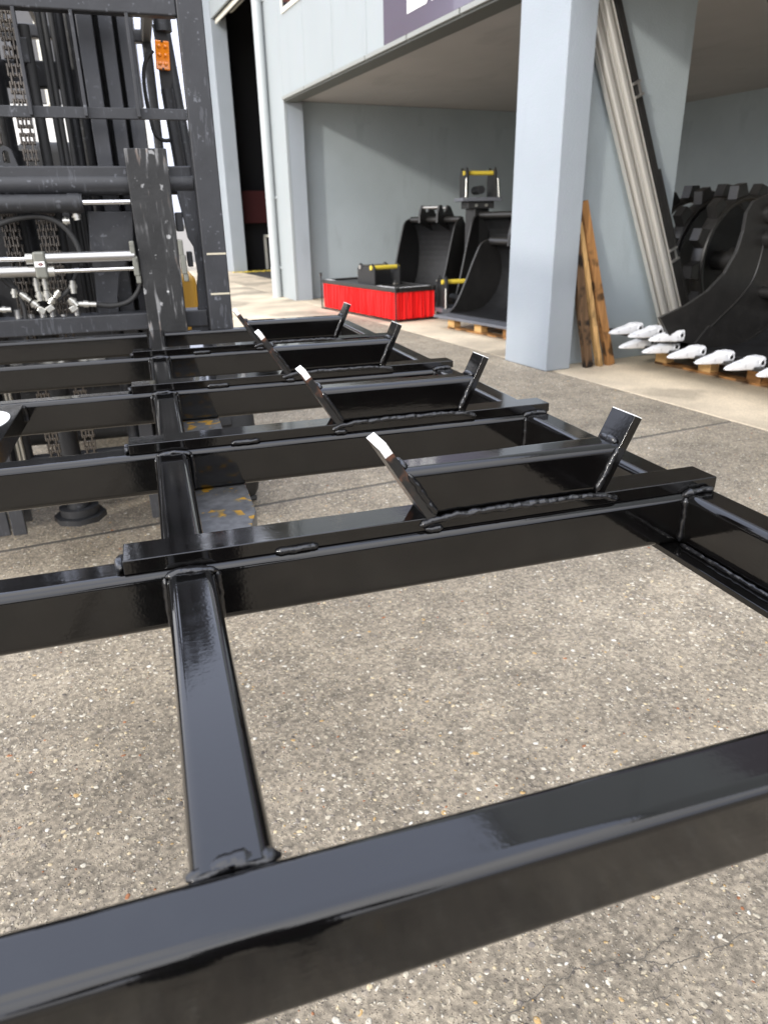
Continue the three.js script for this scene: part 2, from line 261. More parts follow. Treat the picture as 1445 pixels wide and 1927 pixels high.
// ---------------------------------------------------------------- ground
function slab(name, x0, x1, z0, z1, mat, y = 0, cell = 0.25, th = 0.12, ru = 0) {
  const nx = Math.max(1, Math.round((x1 - x0) / cell)), nz = Math.max(1, Math.round((z1 - z0) / cell)), ch = 0.0015;
  const g = new THREE.PlaneGeometry(x1 - x0 - 2 * ch, z1 - z0 - 2 * ch, nx, nz); g.rotateX(-Math.PI / 2); g.translate((x0 + x1) / 2, 0, (z0 + z1) / 2);
  const parts = [clean(g)];
  const sk = (a, b, c, d) => { const q = new THREE.BufferGeometry(); q.setAttribute('position', new THREE.Float32BufferAttribute([...a, ...b, ...c, ...a, ...c, ...d], 3)); q.computeVertexNormals(); return clean(q); };
  const T = [[x0 + ch, 0, z0 + ch], [x1 - ch, 0, z0 + ch], [x1 - ch, 0, z1 - ch], [x0 + ch, 0, z1 - ch]], E2 = [[x0, -ch, z0], [x1, -ch, z0], [x1, -ch, z1], [x0, -ch, z1]], D = E2.map((p) => [p[0], -th, p[2]]);
  for (let i = 0; i < 4; i++) { const j = (i + 1) % 4; parts.push(sk(T[j], E2[j], E2[i], T[i]), sk(E2[j], D[j], D[i], E2[i])); }
  const mg = mergeGeometries(parts), p = mg.attributes.position, col = new Float32Array(p.count * 3), u = mg.attributes.uv;
  for (let i = 0; i < p.count; i++) {
    const x = p.getX(i), z = p.getZ(i);
    const a = 0.90 + 0.26 * (fbm(x * 0.9 + 40, z * 0.9 + 40, 4, 0, 161) - 0.5) + 0.30 * (fbm(x * 2.6 + 90, z * 2.6 + 10, 4, 0, 163) - 0.5) - 0.16 * sst(0.58, 0.74, fbm(x * 0.55 + 5, z * 1.3 + 70, 5, 0, 167)) + 0.10 * sst(0.6, 0.75, fbm(x * 1.7 + 15, z * 1.7 + 7, 5, 0, 169));
    const w = 0.03 * (fbm(x * 0.7 + 4, z * 0.7 + 8, 3, 0, 171) - 0.5); col[i * 3] = a * (1 + w); col[i * 3 + 1] = a; col[i * 3 + 2] = a * (1 - w);
    const c = Math.cos(ru), s = Math.sin(ru); u.setXY(i, x * c - z * s + ru * 3, x * s + z * c - ru);
  }
  mg.setAttribute('color', new THREE.BufferAttribute(col, 3));
  const m = new THREE.Mesh(mg, mat); m.name = numbered(name); m.receiveShadow = m.castShadow = true; m.userData.kind = 'structure'; m.position.copy(W(0, y, 0)); m.rotation.y = TH; scene.add(m); return m;
}
{
  const g = new THREE.PlaneGeometry(240, 240); g.rotateX(-Math.PI / 2); g.translate(0, -0.03, -40); struct('ground', g, M.dirt);
  const jx = 0.045, g2 = 0.008;
  slab('concrete_slab', -4.4, jx - g2, -4.2 + 0.002, 1.88, M.agg, 0, 0.12, 0.1, 0.3);
  slab('concrete_slab', -4.4, jx - g2, 1.912, 9.0, M.agg, 0, 0.12, 0.1, 1.1);
  slab('concrete_slab', -12, -4.4 - 2 * g2, -16, 9.0, M.agg, 0, 0.5, 0.1, 2.2);
  slab('concrete_slab', -4.4, jx - g2, -30, -4.2 - 2 * g2, M.floor, 0, 0.3, 0.1, 0.7);
  slab('bay_floor', jx + g2, 7, -7.9, 9.0, M.floor, 0, 0.25, 0.1, 0.15);
  slab('bay_floor', jx + g2, 1.05, -30, -7.9 - 2 * g2, M.floor, 0, 0.3, 0.1, 0.9);
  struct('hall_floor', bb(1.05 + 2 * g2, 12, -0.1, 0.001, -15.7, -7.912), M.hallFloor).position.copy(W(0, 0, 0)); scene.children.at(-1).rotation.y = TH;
  struct('joint_sealant', bb(-4.4, jx - g2 - 0.001, -0.02, -0.003, 1.881, 1.911), M.crack).position.copy(W(0, 0, 0)); scene.children.at(-1).rotation.y = TH;
  // hairline cracks
  const crack = (pts, w) => { const P = []; for (let i = 0; i < pts.length - 1; i++) { const a = onY(...pts[i], 0.0012), b = onY(...pts[i + 1], 0.0012), n = 7; for (let k = 0; k < n; k++) { const q = (t) => a.clone().lerp(b, t).add(V3((vn(t * 9 + i * 3, 1, 0, 4) - 0.5) * 0.014, 0, (vn(t * 9 + i * 3, 5, 0, 6) - 0.5) * 0.014)); const p = q(k / n), r = q((k + 1) / n), d = r.clone().sub(p).normalize(), s = V3(-d.z, 0, d.x).multiplyScalar(w * (0.6 + 0.8 * rnd())); const A = p.clone().add(s), B = p.clone().sub(s), C = r.clone().sub(s), D = r.clone().add(s); P.push(A, B, C, A, C, D); } } const g = new THREE.BufferGeometry(); g.setAttribute('position', new THREE.Float32BufferAttribute(P.flatMap((p) => p.toArray()), 3)); g.computeVertexNormals(); return g; };
  struct('pavement_crack', [crack([[960, 1905], [1040, 1850], [1110, 1812], [1200, 1805], [1260, 1815], [1330, 1790], [1445, 1740]], 0.0006), crack([[1200, 1805], [1255, 1770], [1300, 1740]], 0.0005), crack([[1330, 1927], [1260, 1880], [1200, 1860]], 0.0005)], M.crack);
}

// ---------------------------------------------------------------- building
const bld = thing('commercial_building', 'pale grey two storey building with open bays, square pillars and panel cladding', 'building', W(0, 0, 0), TH);
{
  const B = (n, a, m, p = bld) => obj(n, a, m, p);
  const zj = -6.90, top = 7.4, yf = 2.99;
  // cladding panels with open joints, drip trim under each
  const seams = [-5.87, -4.80, -3.735, -2.67, -1.60, -0.53, 0.54, 1.61, 2.68, 3.75, 4.82, 5.89, 6.96, 8.03, 9.1];
  const pan = [[-7.92, zj], [zj, seams[0]]]; for (let i = 0; i < seams.length - 1; i++) pan.push([seams[i], seams[i + 1]]);
  pan.forEach(([a, b], i) => {
    const g = i ? 0.005 : 0.002, w = i === 0 ? 0 : yf;
    B('cladding_panel', rbb(0.0, 0.05, i === 0 ? 0.0 : w, top, a + g, b - g, 0.006), M.white);
    if (i) B('drip_trim', [rbb(-0.028, 0.0, yf - 0.028, yf + 0.018, a + 0.014, b - 0.014, 0.004)], M.trim);
  });
  B('wall_backing', [bb(0.052, 0.2, yf + 0.002, top - 0.01, -7.9, 9.1)], M.truckWhite);
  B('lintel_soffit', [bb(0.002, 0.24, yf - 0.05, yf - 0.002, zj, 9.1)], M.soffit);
  B('jamb', [bb(0.052, 0.30, 0, yf - 0.052, -7.3, zj - 0.001)], M.pillar);
  B('ceiling', [bb(0.242, 6.6, yf - 0.005, yf + 0.2, -7.1, 9.1)], M.ceil);
  B('side_wall', [bb(0.302, 6.6, 0, yf - 0.008, -7.3, -7.1)], M.inner);
  B('back_wall', [bb(6.6, 6.8, 0, yf + 0.2, -7.3, 9.1)], M.inner);
  B('end_wall', [bb(0.06, 6.6, 0, yf - 0.055, 9.0, 9.2)], M.inner);
  B('pillar', [rbb(-0.03, 0.235, 0.0, yf + 0.9, -0.63, 0, 0.012)], M.pillar);
  B('wing_wall', [rbb(0.236, 1.385, 0, yf - 0.01, -0.42, -0.17, 0.006)], M.inner);
  // tall hall behind the roller door
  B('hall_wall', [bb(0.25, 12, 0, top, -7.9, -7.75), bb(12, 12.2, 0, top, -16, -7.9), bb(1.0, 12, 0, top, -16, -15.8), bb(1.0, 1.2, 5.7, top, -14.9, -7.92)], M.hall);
  B('roof', [bb(-0.06, 12.3, top + 0.002, top + 0.18, -16.05, 9.2)], M.trim);
  B('door_jamb', [rbb(0.92, 1.3, 0, 6.6, -15.75, -14.85, 0.01)], M.pillar);
  B('door_head', [bb(0.94, 0.99, 5.72, top, -15.7, -7.93)], M.white);
  const rd = B('roller_door', [cy(0.17, 6.6, 1.35, 6.0, -11.4, 'z', 24)], M.cream);
  for (let i = 0; i < 9; i++) B('slat', [rbb(1.02, 1.05, 5.60 + i * 0.09, 5.684 + i * 0.09, -14.8, -8.0, 0.012)], M.cream, rd);
  // downpipe
  const dp = B('downpipe', [cy(0.075, 4.2, -0.09, 2.55, -7.66, 'y', 28), cy(0.081, 0.5, -0.09, 0.25, -7.66, 'y', 28), cy(0.075, 3, -0.09, 6, -7.66, 'y', 28)], M.pvc);
  for (const y of [0.5, 1.62, 4.4]) B('bracket', [cy(0.079, 0.035, -0.09, y, -7.66, 'y', 28), bb(-0.02, 0.0, y - 0.02, y + 0.02, -7.76, -7.56)], M.pvc, dp);
  // window
  const wn = B('window', [bb(-0.02, -0.001, 4.03, 4.09, -6.70, -5.3), bb(-0.02, -0.001, 5.21, 5.27, -6.70, -5.3), bb(-0.02, -0.001, 4.09, 5.21, -6.70, -6.64), bb(-0.02, -0.001, 4.09, 5.21, -5.36, -5.3), bb(-0.016, -0.001, 4.09, 5.21, -6.02, -5.97)], M.cream);
  B('pane', bb(-0.011, -0.005, 4.09, 5.21, -6.64, -6.02), M.glassDark, wn); B('pane', bb(-0.011, -0.005, 4.09, 5.21, -5.97, -5.36), M.glassDark, wn);
}
{ // sign on the front
  const s = thing('shop_sign', 'dark purple grey sign board with white block letters above the bay', 'sign', W(-0.002, 3.01, -3.22), TH);
  obj('board', rbb(-0.022, -0.004, 0.0, 1.25, 0, 6.4, 0.002), M.signBoard, s);
  const L = (z0, k) => { // block letters facing -x
    const h = 0.62, w = 0.47, st = 0.15;
    const sh = new THREE.Shape([[0, 0], [w - 0.06, 0], [w, 0.06], [w, h - 0.06], [w - 0.06, h], [0, h]].map((p) => new THREE.Vector2(...p)));
    if (k === 0) sh.holes.push(new THREE.Path([[st, st], [st, h - st], [w - st, h - st], [w - st, st]].map((p) => new THREE.Vector2(...p))));
    const g = new THREE.ExtrudeGeometry(k === 0 ? sh : new THREE.Shape([[0, 0], [0.16, 0], [0.16, h], [0, h]].map((p) => new THREE.Vector2(...p))), { depth: 0.004, bevelEnabled: false });
    g.rotateY(-Math.PI / 2); g.translate(-0.0225, 0.17, z0); return g;
  };
  obj('letter', L(0.575, 0), M.truckWhite, s); obj('letter', L(1.09, 1), M.truckWhite, s);
}

// ---------------------------------------------------------------- the painted steel frame on the forks
const FT = 0.93, BW = 0.05, BH = 0.07, zb = [0.3128, 0.755, 1.19, 1.649, 2.108, 2.567];
{
  const F = thing('steel_frame', 'glossy black welded steel frame with four V shaped cradles carried on the forks', 'frame', V3(0, FT - BH, 0));
  const y0 = -(FT - BH), O = (n, g, m = M.black, p = F) => obj(n, Array.isArray(g) ? g.map((q) => q.translate(0, y0, 0)) : g.translate(0, y0, 0), m, p);
  const yc = FT - BH / 2, xs = 0.0025, XL = -0.75, XR = 0.63;
  const alongZ = (w, h, z0, z1, x, y = yc) => { const g = rhs(w, h, z1 - z0); g.rotateY(Math.PI / 2); return g.translate(x, y, (z0 + z1) / 2); };
  zb.forEach((z, i) => {
    if (i < 5) O('cross_beam', xf(rhs(BW, BH, XR - XL), (XL + XR) / 2, yc, -z + BW / 2));
    else { O('cross_beam', xf(rhs(BW, BH, -0.0265 - XL), (XL - 0.0265) / 2, yc, -z + BW / 2)); O('cross_beam', xf(rhs(BW, BH, XR - 0.0315), (XR + 0.0315) / 2, yc, -z + BW / 2)); }
  });
  O('side_rail', alongZ(BW, BH, -2.567, -0.262, 0.655)); O('side_rail', alongZ(BW, BH, -2.567, -0.262, -0.775));
  O('base_plate', rbb(0.604, 0.678, FT - BH - 0.0085, FT - BH - 0.0005, -0.75, -0.30, 0.001));
  const fz = zb.map((z) => -z + BW);     // front faces
  for (let i = 0; i < 5; i++) {
    const dx = [0, -0.003, 0.001, 0, 0][i]; const s = O('stringer', alongZ(BW, BH - 0.001, i < 4 ? fz[i + 1] : -2.616, -zb[i], xs + dx, yc - 0.0005));
    // welds where the stringer meets the beam in front of and behind it
    const w = [];
    if (i < 4) { const z = fz[i + 1] + 0.001; w.push(weld([[xs - 0.026, FT - 0.004, z + 0.001], [xs - 0.012, FT - 0.001, z], [xs + 0.006, FT - 0.0005, z], [xs + 0.029, FT - 0.005, z + 0.001]], 0.0078, i + 3, 0.55), weld([[xs - 0.0265, FT - 0.006, z], [xs - 0.0275, FT - 0.035, z + 0.001], [xs - 0.0265, FT - 0.066, z]], 0.0042, i + 9), weld([[xs + 0.0275, FT - 0.004, z], [xs + 0.0285, FT - 0.035, z + 0.001], [xs + 0.0275, FT - 0.066, z]], 0.0048, i + 19)); }
    const z2 = -zb[i] - 0.001; w.push(weld([[xs - 0.027, FT - 0.006, z2 - 0.002], [xs, FT - 0.003, z2 - 0.004], [xs + 0.028, FT - 0.006, z2 - 0.002]], 0.0072, i + 29, 0.6));
    w.forEach((g) => O('weld', g, M.weld, s));
  }
  // corner welds at the right rail
  for (let i = 0; i < 6; i++) { const z = fz[i]; for (const [g, s] of [[weld([[0.6295, FT - 0.004, z + 0.001], [0.6305, FT - 0.03, z + 0.0015], [0.6295, FT - 0.066, z + 0.001]], 0.0048, 40 + i), 0], [weld([[0.627, FT - 0.004, z - 0.004], [0.636, FT + 0.001, z - 0.003], [0.655, FT + 0.003, z - 0.002], [0.674, FT + 0.002, z - 0.001]], 0.0068, 50 + i, 0.8), 1]]) if (!s || (i > 0 && i < 5)) O('weld', g, M.weld); }
  O('weld', weld([[0.6285, FT - BH + 0.002, -0.70], [0.6285, FT - BH + 0.002, -0.50], [0.6285, FT - BH + 0.002, -0.31]], 0.0035, 61), M.weld);
  // flat bars, cradles
  const BT = 0.016;
  for (let i = 1; i < 5; i++) {
    const z1 = -zb[i] + 0.043, z0 = -zb[i] - 0.004, zf = z1, by = FT + BT;
    const bar = O('flat_bar', rb(0.745, BT, z1 - z0, 0.0012, 0.309, FT + BT / 2 + 0.0003, (z0 + z1) / 2));
    const bw = [weld([[-0.066, FT + 0.006, z1 - 0.004], [-0.0675, FT + 0.005, (z0 + z1) / 2], [-0.066, FT + 0.004, z0 + 0.006]], 0.0062, 70 + i), weld([[0.095, FT + 0.003, zf + 0.0015], [0.118, FT + 0.003, zf + 0.0025], [0.143, FT + 0.003, zf + 0.0015]], 0.0048, 80 + i), weld([[0.27, FT + 0.003, zf + 0.0015], [0.292, FT + 0.003, zf + 0.0025]], 0.0052, 85 + i)];
    bw.forEach((g) => O('weld', g, M.weld, bar));
    // cradle: web with two plates leaning outwards
    const cr = new THREE.Group(); cr.name = 'cradle'; F.add(cr);
    const ja = (i * 37 % 5 - 2) * 0.0012, c0 = 0.2855 + ja, c1 = 0.4965 + ja, t0 = 0.2275 + ja, t1 = 0.5395 + ja, wt = 0.062, pl = 0.098, cz0 = z0 + 0.002, cz1 = z1 - 0.001 + (i % 2) * 0.001, cw = cz1 - cz0;
    const lx = (y) => c0 + (t0 - c0) * y / 0.092, rx = (y) => c1 + (t1 - c1) * y / 0.092;
    { // web: rhs section with slanted ends
      const g = rhs(cw, wt, 1, 0.0105, 8), p = g.attributes.position; for (let k = 0; k < p.count; k++) { const y = p.getY(k) + wt / 2, x = p.getX(k); p.setX(k, x < 0 ? lx(y) : rx(y)); } g.translate(0, by + wt / 2 + 0.0003, (cz0 + cz1) / 2); O('web', g, M.black, cr);
    }
    for (const [xa, xb, s] of [[c0, t0, -1], [c1, t1, 1]]) {
      const an = Math.atan2(xb - xa, 0.092), len = Math.hypot(xb - xa, 0.092) + 0.004, th = 0.0115, off = s * (th / 2 + 0.0002);
      const plc = (g, u, v) => { g.translate(v, u, 0); g.rotateZ(-an); g.translate(xa, by + 0.0008, (cz0 + cz1) / 2); return g; };
      const ep = O('end_plate', plc(rb(th, len, cw + 0.003, 0.0009, 0, 0, 0), len / 2, off), s < 0 ? M.rustEdge : M.black, cr);
      O('painted_tip', [plc(rb(th - 0.0006, 0.0012, cw + 0.002, 0.0005, 0, 0, 0), len + 0.0004, off)].concat(s < 0 ? [plc(rb(th * 0.9, 0.013, 0.0008, 0.0003, 0, 0, 0), len - 0.0066, off).translate(0, 0, cw / 2 + 0.0017)] : []), M.tipWhite, ep);
      const q = (y) => [xa + (xb - xa) * y / 0.092 - s * 0.0012, by + y, cz1 + 0.0012];
      O('weld', weld([q(0.004), q(0.03), q(wt - 0.004)], 0.0050, 90 + i + s, 1), M.weld, ep);
      O('weld', weld([[xa + (xb - xa) * wt / 0.092 - s * 0.002, by + wt + 0.001, cz1 - 0.006], [xa + (xb - xa) * wt / 0.092 - s * 0.002, by + wt + 0.002, (cz0 + cz1) / 2], [xa + (xb - xa) * wt / 0.092 - s * 0.002, by + wt + 0.001, cz0 + 0.006]], 0.0058, 100 + i + s, 1), M.weld, ep);
    }
    O('weld', weld([[c0 - 0.022, FT + 0.008, zf + 0.001], [c0 - 0.004, FT + 0.013, zf + 0.001], [c0 + 0.03, by + 0.0005, cz1 + 0.002], [(c0 + c1) / 2, by + 0.001, cz1 + 0.0025], [c1 - 0.03, by + 0.0005, cz1 + 0.002], [c1 + 0.012, FT + 0.013, zf + 0.002], [c1 + 0.034, FT + 0.006, zf + 0.001]], 0.0056, 110 + i), M.weld, cr);
    O('weld', weld([[c0 + 0.01, by + 0.001, cz0 - 0.001], [(c0 + c1) / 2, by + 0.001, cz0 - 0.001], [c1 - 0.01, by + 0.001, cz0 - 0.001]], 0.0050, 116 + i), M.weld, cr);
  }
  // name plate between two beams on the left
  const np = O('name_plate', rbb(-0.52, -0.277, FT - 0.042, FT - 0.002, -1.598, -1.193, 0.0015));
  const sh = new THREE.Shape(); sh.moveTo(0, 0); sh.lineTo(0.07, 0); sh.bezierCurveTo(0.125, 0.005, 0.125, 0.155, 0.07, 0.16); sh.lineTo(0, 0.16);
  const hl = new THREE.Path(); hl.moveTo(0.035, 0.035); hl.lineTo(0.035, 0.125); hl.lineTo(0.062, 0.125); hl.bezierCurveTo(0.088, 0.12, 0.088, 0.04, 0.062, 0.035); sh.holes.push(hl);
  const lg = new THREE.ExtrudeGeometry(sh, { depth: 0.0008, bevelEnabled: false, curveSegments: 20 }); lg.rotateX(-Math.PI / 2); lg.translate(-0.397, FT - 0.0019, -1.395); O('letter', lg, M.truckWhite, np);
  O('weld', weld([[-0.2765, FT - 0.003, -1.594], [-0.2755, FT - 0.02, -1.597], [-0.2765, FT - 0.04, -1.595]], 0.005, 120), M.weld, np);
}

// ---------------------------------------------------------------- forklift
const fl = thing('forklift', 'dark grey forklift with its forks under the black frame', 'forklift', V3(-0.34, 0, -3.6));
{
  const O = (n, g, m = M.lift, p = fl, sw = false) => obj(n, (Array.isArray(g) ? g : [g]).map((q) => q.translate(0.34, 0, 3.6)), m, p, sw);
  const CX = -0.34, mir = (x) => 2 * CX - x, ZC = -2.62;
  const px = (a, b, z = ZC) => onZ(a, b, z);
  // forks
  for (const x of [0.0475, mir(0.0475)]) {
    const fk = O('fork', [rbb(x - 0.0645, x + 0.0645, 0.815, 1.487, -2.66, -2.62, 0.003)], M.fork, fl);
    const tip = [[-0.0645, -2.62], [-0.0645, -1.02], [-0.045, -0.965], [-0.02, -0.948], [0.03, -0.948], [0.05, -0.965], [0.0645, -1.02], [0.0645, -2.62]];
    const g = ext(tip.map((p) => [p[0], -p[1]]), 0.0445, 0.002); g.rotateX(-Math.PI / 2); g.translate(x, 0.837, 0); O('blade', g, M.forkTip, fk);
  }
  // load backrest
  const br = O('backrest', [rbb(mir(0.19), 0.19, 1.842, 1.925, -2.66, -2.615, 0.006)], M.lift);
  for (const [a, b] of [[0.19, 0.268], [mir(0.268), mir(0.19)]]) { const po = O('post', rbb(a, b, 0.87, 1.93, -2.662, -2.612, 0.004), M.lift, br); if (a > 0) for (const y of [1.165, 1.035]) O('chalk_mark', bb(a + 0.012, b - 0.002, y, y + 0.006, -2.6118, -2.6112), M.paintMark, po); }
  O('cross_bar', rbb(mir(0.188), 0.188, 1.568, 1.599, -2.645, -2.63, 0.002), M.lift, br);
  for (let i = 0; i < 7; i++) { const x = 0.0435 - i * 0.1535; O('upright', rbb(x - 0.005, x + 0.005, 1.572, 1.843, -2.6295, -2.608, 0.0015), M.lift, br); }
  // carriage
  const ca = O('carriage', [rbb(mir(0.187), 0.187, 1.405, 1.44, -2.74, -2.675, 0.006)], M.lift);
  O('upper_bar', [cy(0.034, 2 * (0.187 + 0.34), CX, 1.388, -2.700, 'x', 28)], M.lift, ca);
  O('lower_bar', [rbb(mir(0.187), 0.187, 0.925, 0.982, -2.76, -2.664, 0.005)], M.lift, ca);
  for (const s of [1, -1]) {
    const sp = [[0.192, 0.905], [0.192, 1.402], [0.125, 1.405], [0.137, 1.32], [0.146, 1.26], [0.150, 1.22], [0.166, 1.19], [0.170, 1.10], [0.162, 1.06], [0.160, 1.0], [0.152, 0.96], [0.128, 0.93], [0.128, 0.905]].map((p) => [s > 0 ? p[0] : mir(p[0]), p[1]]);
    O('side_plate', [xf(ext(sp, 0.03, 0.002), 0, 0, -2.69)], M.lift, ca);
    O('slot_cover', [rb(0.008, 0.075, 0.002, 0.003, s > 0 ? 0.178 : mir(0.178), 1.19, -2.674)], M.liftDark, ca);
  }
  const back = [px(165, 398, -2.72), px(250, 398, -2.72), px(252, 470, -2.72), px(225, 520, -2.72), px(222, 560, -2.72), px(226, 605, -2.72), px(186, 605, -2.72), px(178, 520, -2.72), px(170, 470, -2.72)].map((p) => [p.x, p.y]);
  O('web_plate', xf(ext(back, 0.02, 0.002), 0, 0, -2.735), M.lift, ca); O('web_plate', xf(ext(back.map((p) => [mir(p[0]), p[1]]).reverse(), 0.02, 0.002), 0, 0, -2.735), M.lift, ca);
  { const e = px(15, 306, -2.7), sh = new THREE.Shape(); sh.moveTo(-0.028, 0); sh.lineTo(0.03, 0); sh.lineTo(0.02, 0.04); sh.absarc(0, 0.038, 0.02, 0.1, Math.PI - 0.1, false); const h = new THREE.Path(); h.moveTo(-0.009, 0.01); h.lineTo(0.009, 0.01); h.lineTo(0.009, 0.035); h.absarc(0, 0.036, 0.009, 0, Math.PI, false); sh.holes.push(h); O('lifting_eye', xf(ext(sh, 0.015, 0.001), e.x, 1.438, -2.70), M.lift, ca); }
  // hydraulics
  const hy = O('side_shift_cylinder', [cy(0.0275, 0.54, -0.435, 1.331, -2.665, 'x', 28), cy(0.03, 0.035, -0.19, 1.331, -2.665, 'x', 28)], M.liftDark);
  O('piston_rod', cy(0.0085, 0.16, -0.10, 1.333, -2.665, 'x', 16), M.chrome, hy);
  const fp = O('fork_positioner', [cy(0.0165, 0.29, -0.175, 1.170, -2.625, 'x', 24), cy(0.0165, 0.34, -0.48, 1.132, -2.625, 'x', 24)], M.steel);
  O('piston_rod', [cy(0.0072, 0.28, -0.46, 1.170, -2.625, 'x', 16), cy(0.0072, 0.27, -0.165, 1.130, -2.625, 'x', 16)], M.chrome, fp);
  O('collar', cy(0.0185, 0.02, -0.348, 1.170, -2.625, 'x', 6), M.zinc, fp); O('collar', cy(0.0185, 0.02, -0.291, 1.130, -2.625, 'x', 6), M.zinc, fp);
  O('clamp', [rb(0.038, 0.082, 0.046, 0.008, -0.318, 1.150, -2.625)], M.cast, fp);
  O('sticker', [bb(-0.334, -0.304, 1.145, 1.162, -2.6018, -2.6012)], M.truckWhite, fp);
  O('logo', [xf(new THREE.TorusGeometry(0.004, 0.0012, 4, 16), -0.316, 1.1535, -2.6010), bb(-0.3245, -0.3075, 1.1525, 1.1545, -2.6011, -2.6004)], M.redDark, fp);
  for (const x of [-0.030, 0.124]) O('fork_bracket', [rb(0.016, 0.05, 0.06, 0.004, x - 0.004, 1.19, -2.64), rb(0.018, 0.062, 0.05, 0.004, x, 1.137, -2.635), rb(0.016, 0.026, 0.055, 0.004, x + 0.003, 1.095, -2.64)], M.cast, fp);
  O('guide_block', [rb(0.024, 0.06, 0.05, 0.004, 0.128, 1.27, -2.68), rb(0.018, 0.05, 0.04, 0.004, 0.15, 1.15, -2.70)], M.liftDark, ca);
  // hoses and fittings
  const hose = (pts, r = 0.009, m = M.rubber) => O('hose', tube(pts.map((p) => px(p[0], p[1], p[2] ?? -2.68)), r, 40, 10), m, hy);
  hose([[-20, 430], [30, 412], [80, 408], [115, 422], [140, 450], [152, 478], [155, 500]]); hose([[0, 520], [30, 545], [60, 568], [78, 580]], 0.008); hose([[145, 515], [130, 545], [112, 562]], 0.007); hose([[180, 573], [215, 575], [245, 566], [262, 545], [268, 515], [262, 480]], 0.0085); hose([[-10, 500], [20, 530], [45, 575], [50, 600]], 0.007);
  for (const [a, b, r] of [[[120, 416], [132, 416], 0.011], [[40, 553], [58, 566], 0.010], [[62, 569], [72, 577], 0.013], [[112, 548], [104, 560], 0.010], [[101, 562], [95, 572], 0.012], [[150, 572], [182, 573], 0.0095], [[68, 525], [72, 548], 0.010], [[74, 550], [78, 566], 0.012], [[84, 525], [88, 545], 0.010], [[88, 548], [92, 566], 0.012], [[137, 530], [140, 552], 0.011], [[0, 583], [22, 583], 0.009], [[132, 563], [146, 576], 0.013], [[27, 545], [29, 560], 0.009], [[143, 402], [147, 414], 0.012]]) {
    const A = px(...a, -2.675), B2 = px(...b, -2.675), d = B2.clone().sub(A); O('fitting', [rod(A, B2, r, 6), rod(A.clone().addScaledVector(d, 0.25), A.clone().addScaledVector(d, 0.55), r * 1.35, 6), rod(A.clone().addScaledVector(d, -0.1), A, r * 0.8, 10)], M.zinc, hy);
  }
  for (const [a, b] of [[80, 583], [96, 580], [140, 580]]) { const p = px(a, b, -2.68); O('elbow_block', [rb(0.026, 0.02, 0.03, 0.003, p.x, p.y, p.z, 0, 0, a === 80 ? -0.6 : 0.5)], M.zinc, hy); }
  for (const [a, b] of [[35, 592], [82, 592], [100, 592], [146, 588], [122, 600], [60, 600]]) { const p = px(a, b, -2.70); O('port', [cy(0.012, 0.03, p.x, p.y, p.z, 'y', 6)], M.steel, hy); }
  // mast
  const ma = O('mast', [rbb(mir(-0.06), -0.06, 2.38, 2.5, -3.0, -2.95, 0.006), rbb(mir(-0.06), -0.06, 0.3, 0.42, -3.02, -2.97, 0.006), rbb(mir(-0.06), -0.06, 1.7, 1.78, -3.04, -3.0, 0.006)], M.liftDark);
  for (const s of [1, -1]) {
    const f = (a, b, z0, z1, y0, y1) => { const p = [a, b].map((x) => s > 0 ? x : mir(x)).sort((m, n) => m - n); return rbb(p[0], p[1], y0, y1, z0, z1, 0.004); };
    O('inner_rail', [f(-0.108, -0.058, -2.84, -2.82, 0.16, 2.5), f(-0.07, -0.058, -2.96, -2.84, 0.16, 2.5), f(-0.108, -0.07, -2.98, -2.96, 0.16, 2.5)], M.mastGrey, ma);
    O('middle_rail', [f(-0.043, 0.002, -2.875, -2.855, 0.15, 2.46), f(-0.010, 0.002, -3.0, -2.875, 0.15, 2.46)], M.mastGrey, ma);
    O('outer_rail', [f(0.014, 0.064, -2.90, -2.88, 0.15, 2.42), f(0.05, 0.064, -3.06, -2.90, 0.15, 2.42)], M.mastGrey, ma);
    O('rail_web', [f(-0.10, 0.05, -3.03, -3.015, 0.3, 2.4)], M.ink, ma);
    O('lift_cylinder', [cy(0.024, 2.1, s > 0 ? -0.135 : mir(-0.135), 1.3, -2.99, 'y', 20), cy(0.017, 1.2, s > 0 ? -0.165 : mir(-0.165), 1.9, -2.93, 'y', 18)], M.liftDark, ma);
  }
  O('free_lift_cylinder', [cy(0.045, 1.3, -0.385, 0.85, -2.93, 'y', 28), cy(0.03, 0.6, -0.385, 1.75, -2.93, 'y', 24), cy(0.075, 0.03, -0.385, 0.20, -2.93, 'y', 24), cy(0.1, 0.022, -0.385, 0.172, -2.93, 'y', 8)], M.liftDark, ma);
  // leaf chains
  const link = (x, y0, y1, z) => { const g = []; const p = 0.024; let k = 0; for (let y = y0; y < y1; y += p, k++) { const o = k % 2; for (const q of o ? [-0.0125, 0.0125] : [-0.019, -0.0055, 0.0055, 0.019]) g.push(rb(0.0055, 0.036, 0.022, 0.002, x + q, y, z)); g.push(cy(0.0055, 0.046, x, y + p / 2, z, 'x', 8)); } return g; };
  for (const [a, b] of [[60, 300], [-2, 300]]) { const p = px(a, b, -2.83); O('lift_chain', link(p.x, 1.0, 2.0, -2.83), M.chain, ma); }
  for (const [a, b] of [[18, 430], [95, 430]]) { const p = px(a, b, -2.8); O('lift_chain', link(p.x, 0.45, 1.34, -2.80), M.chain, ma); }
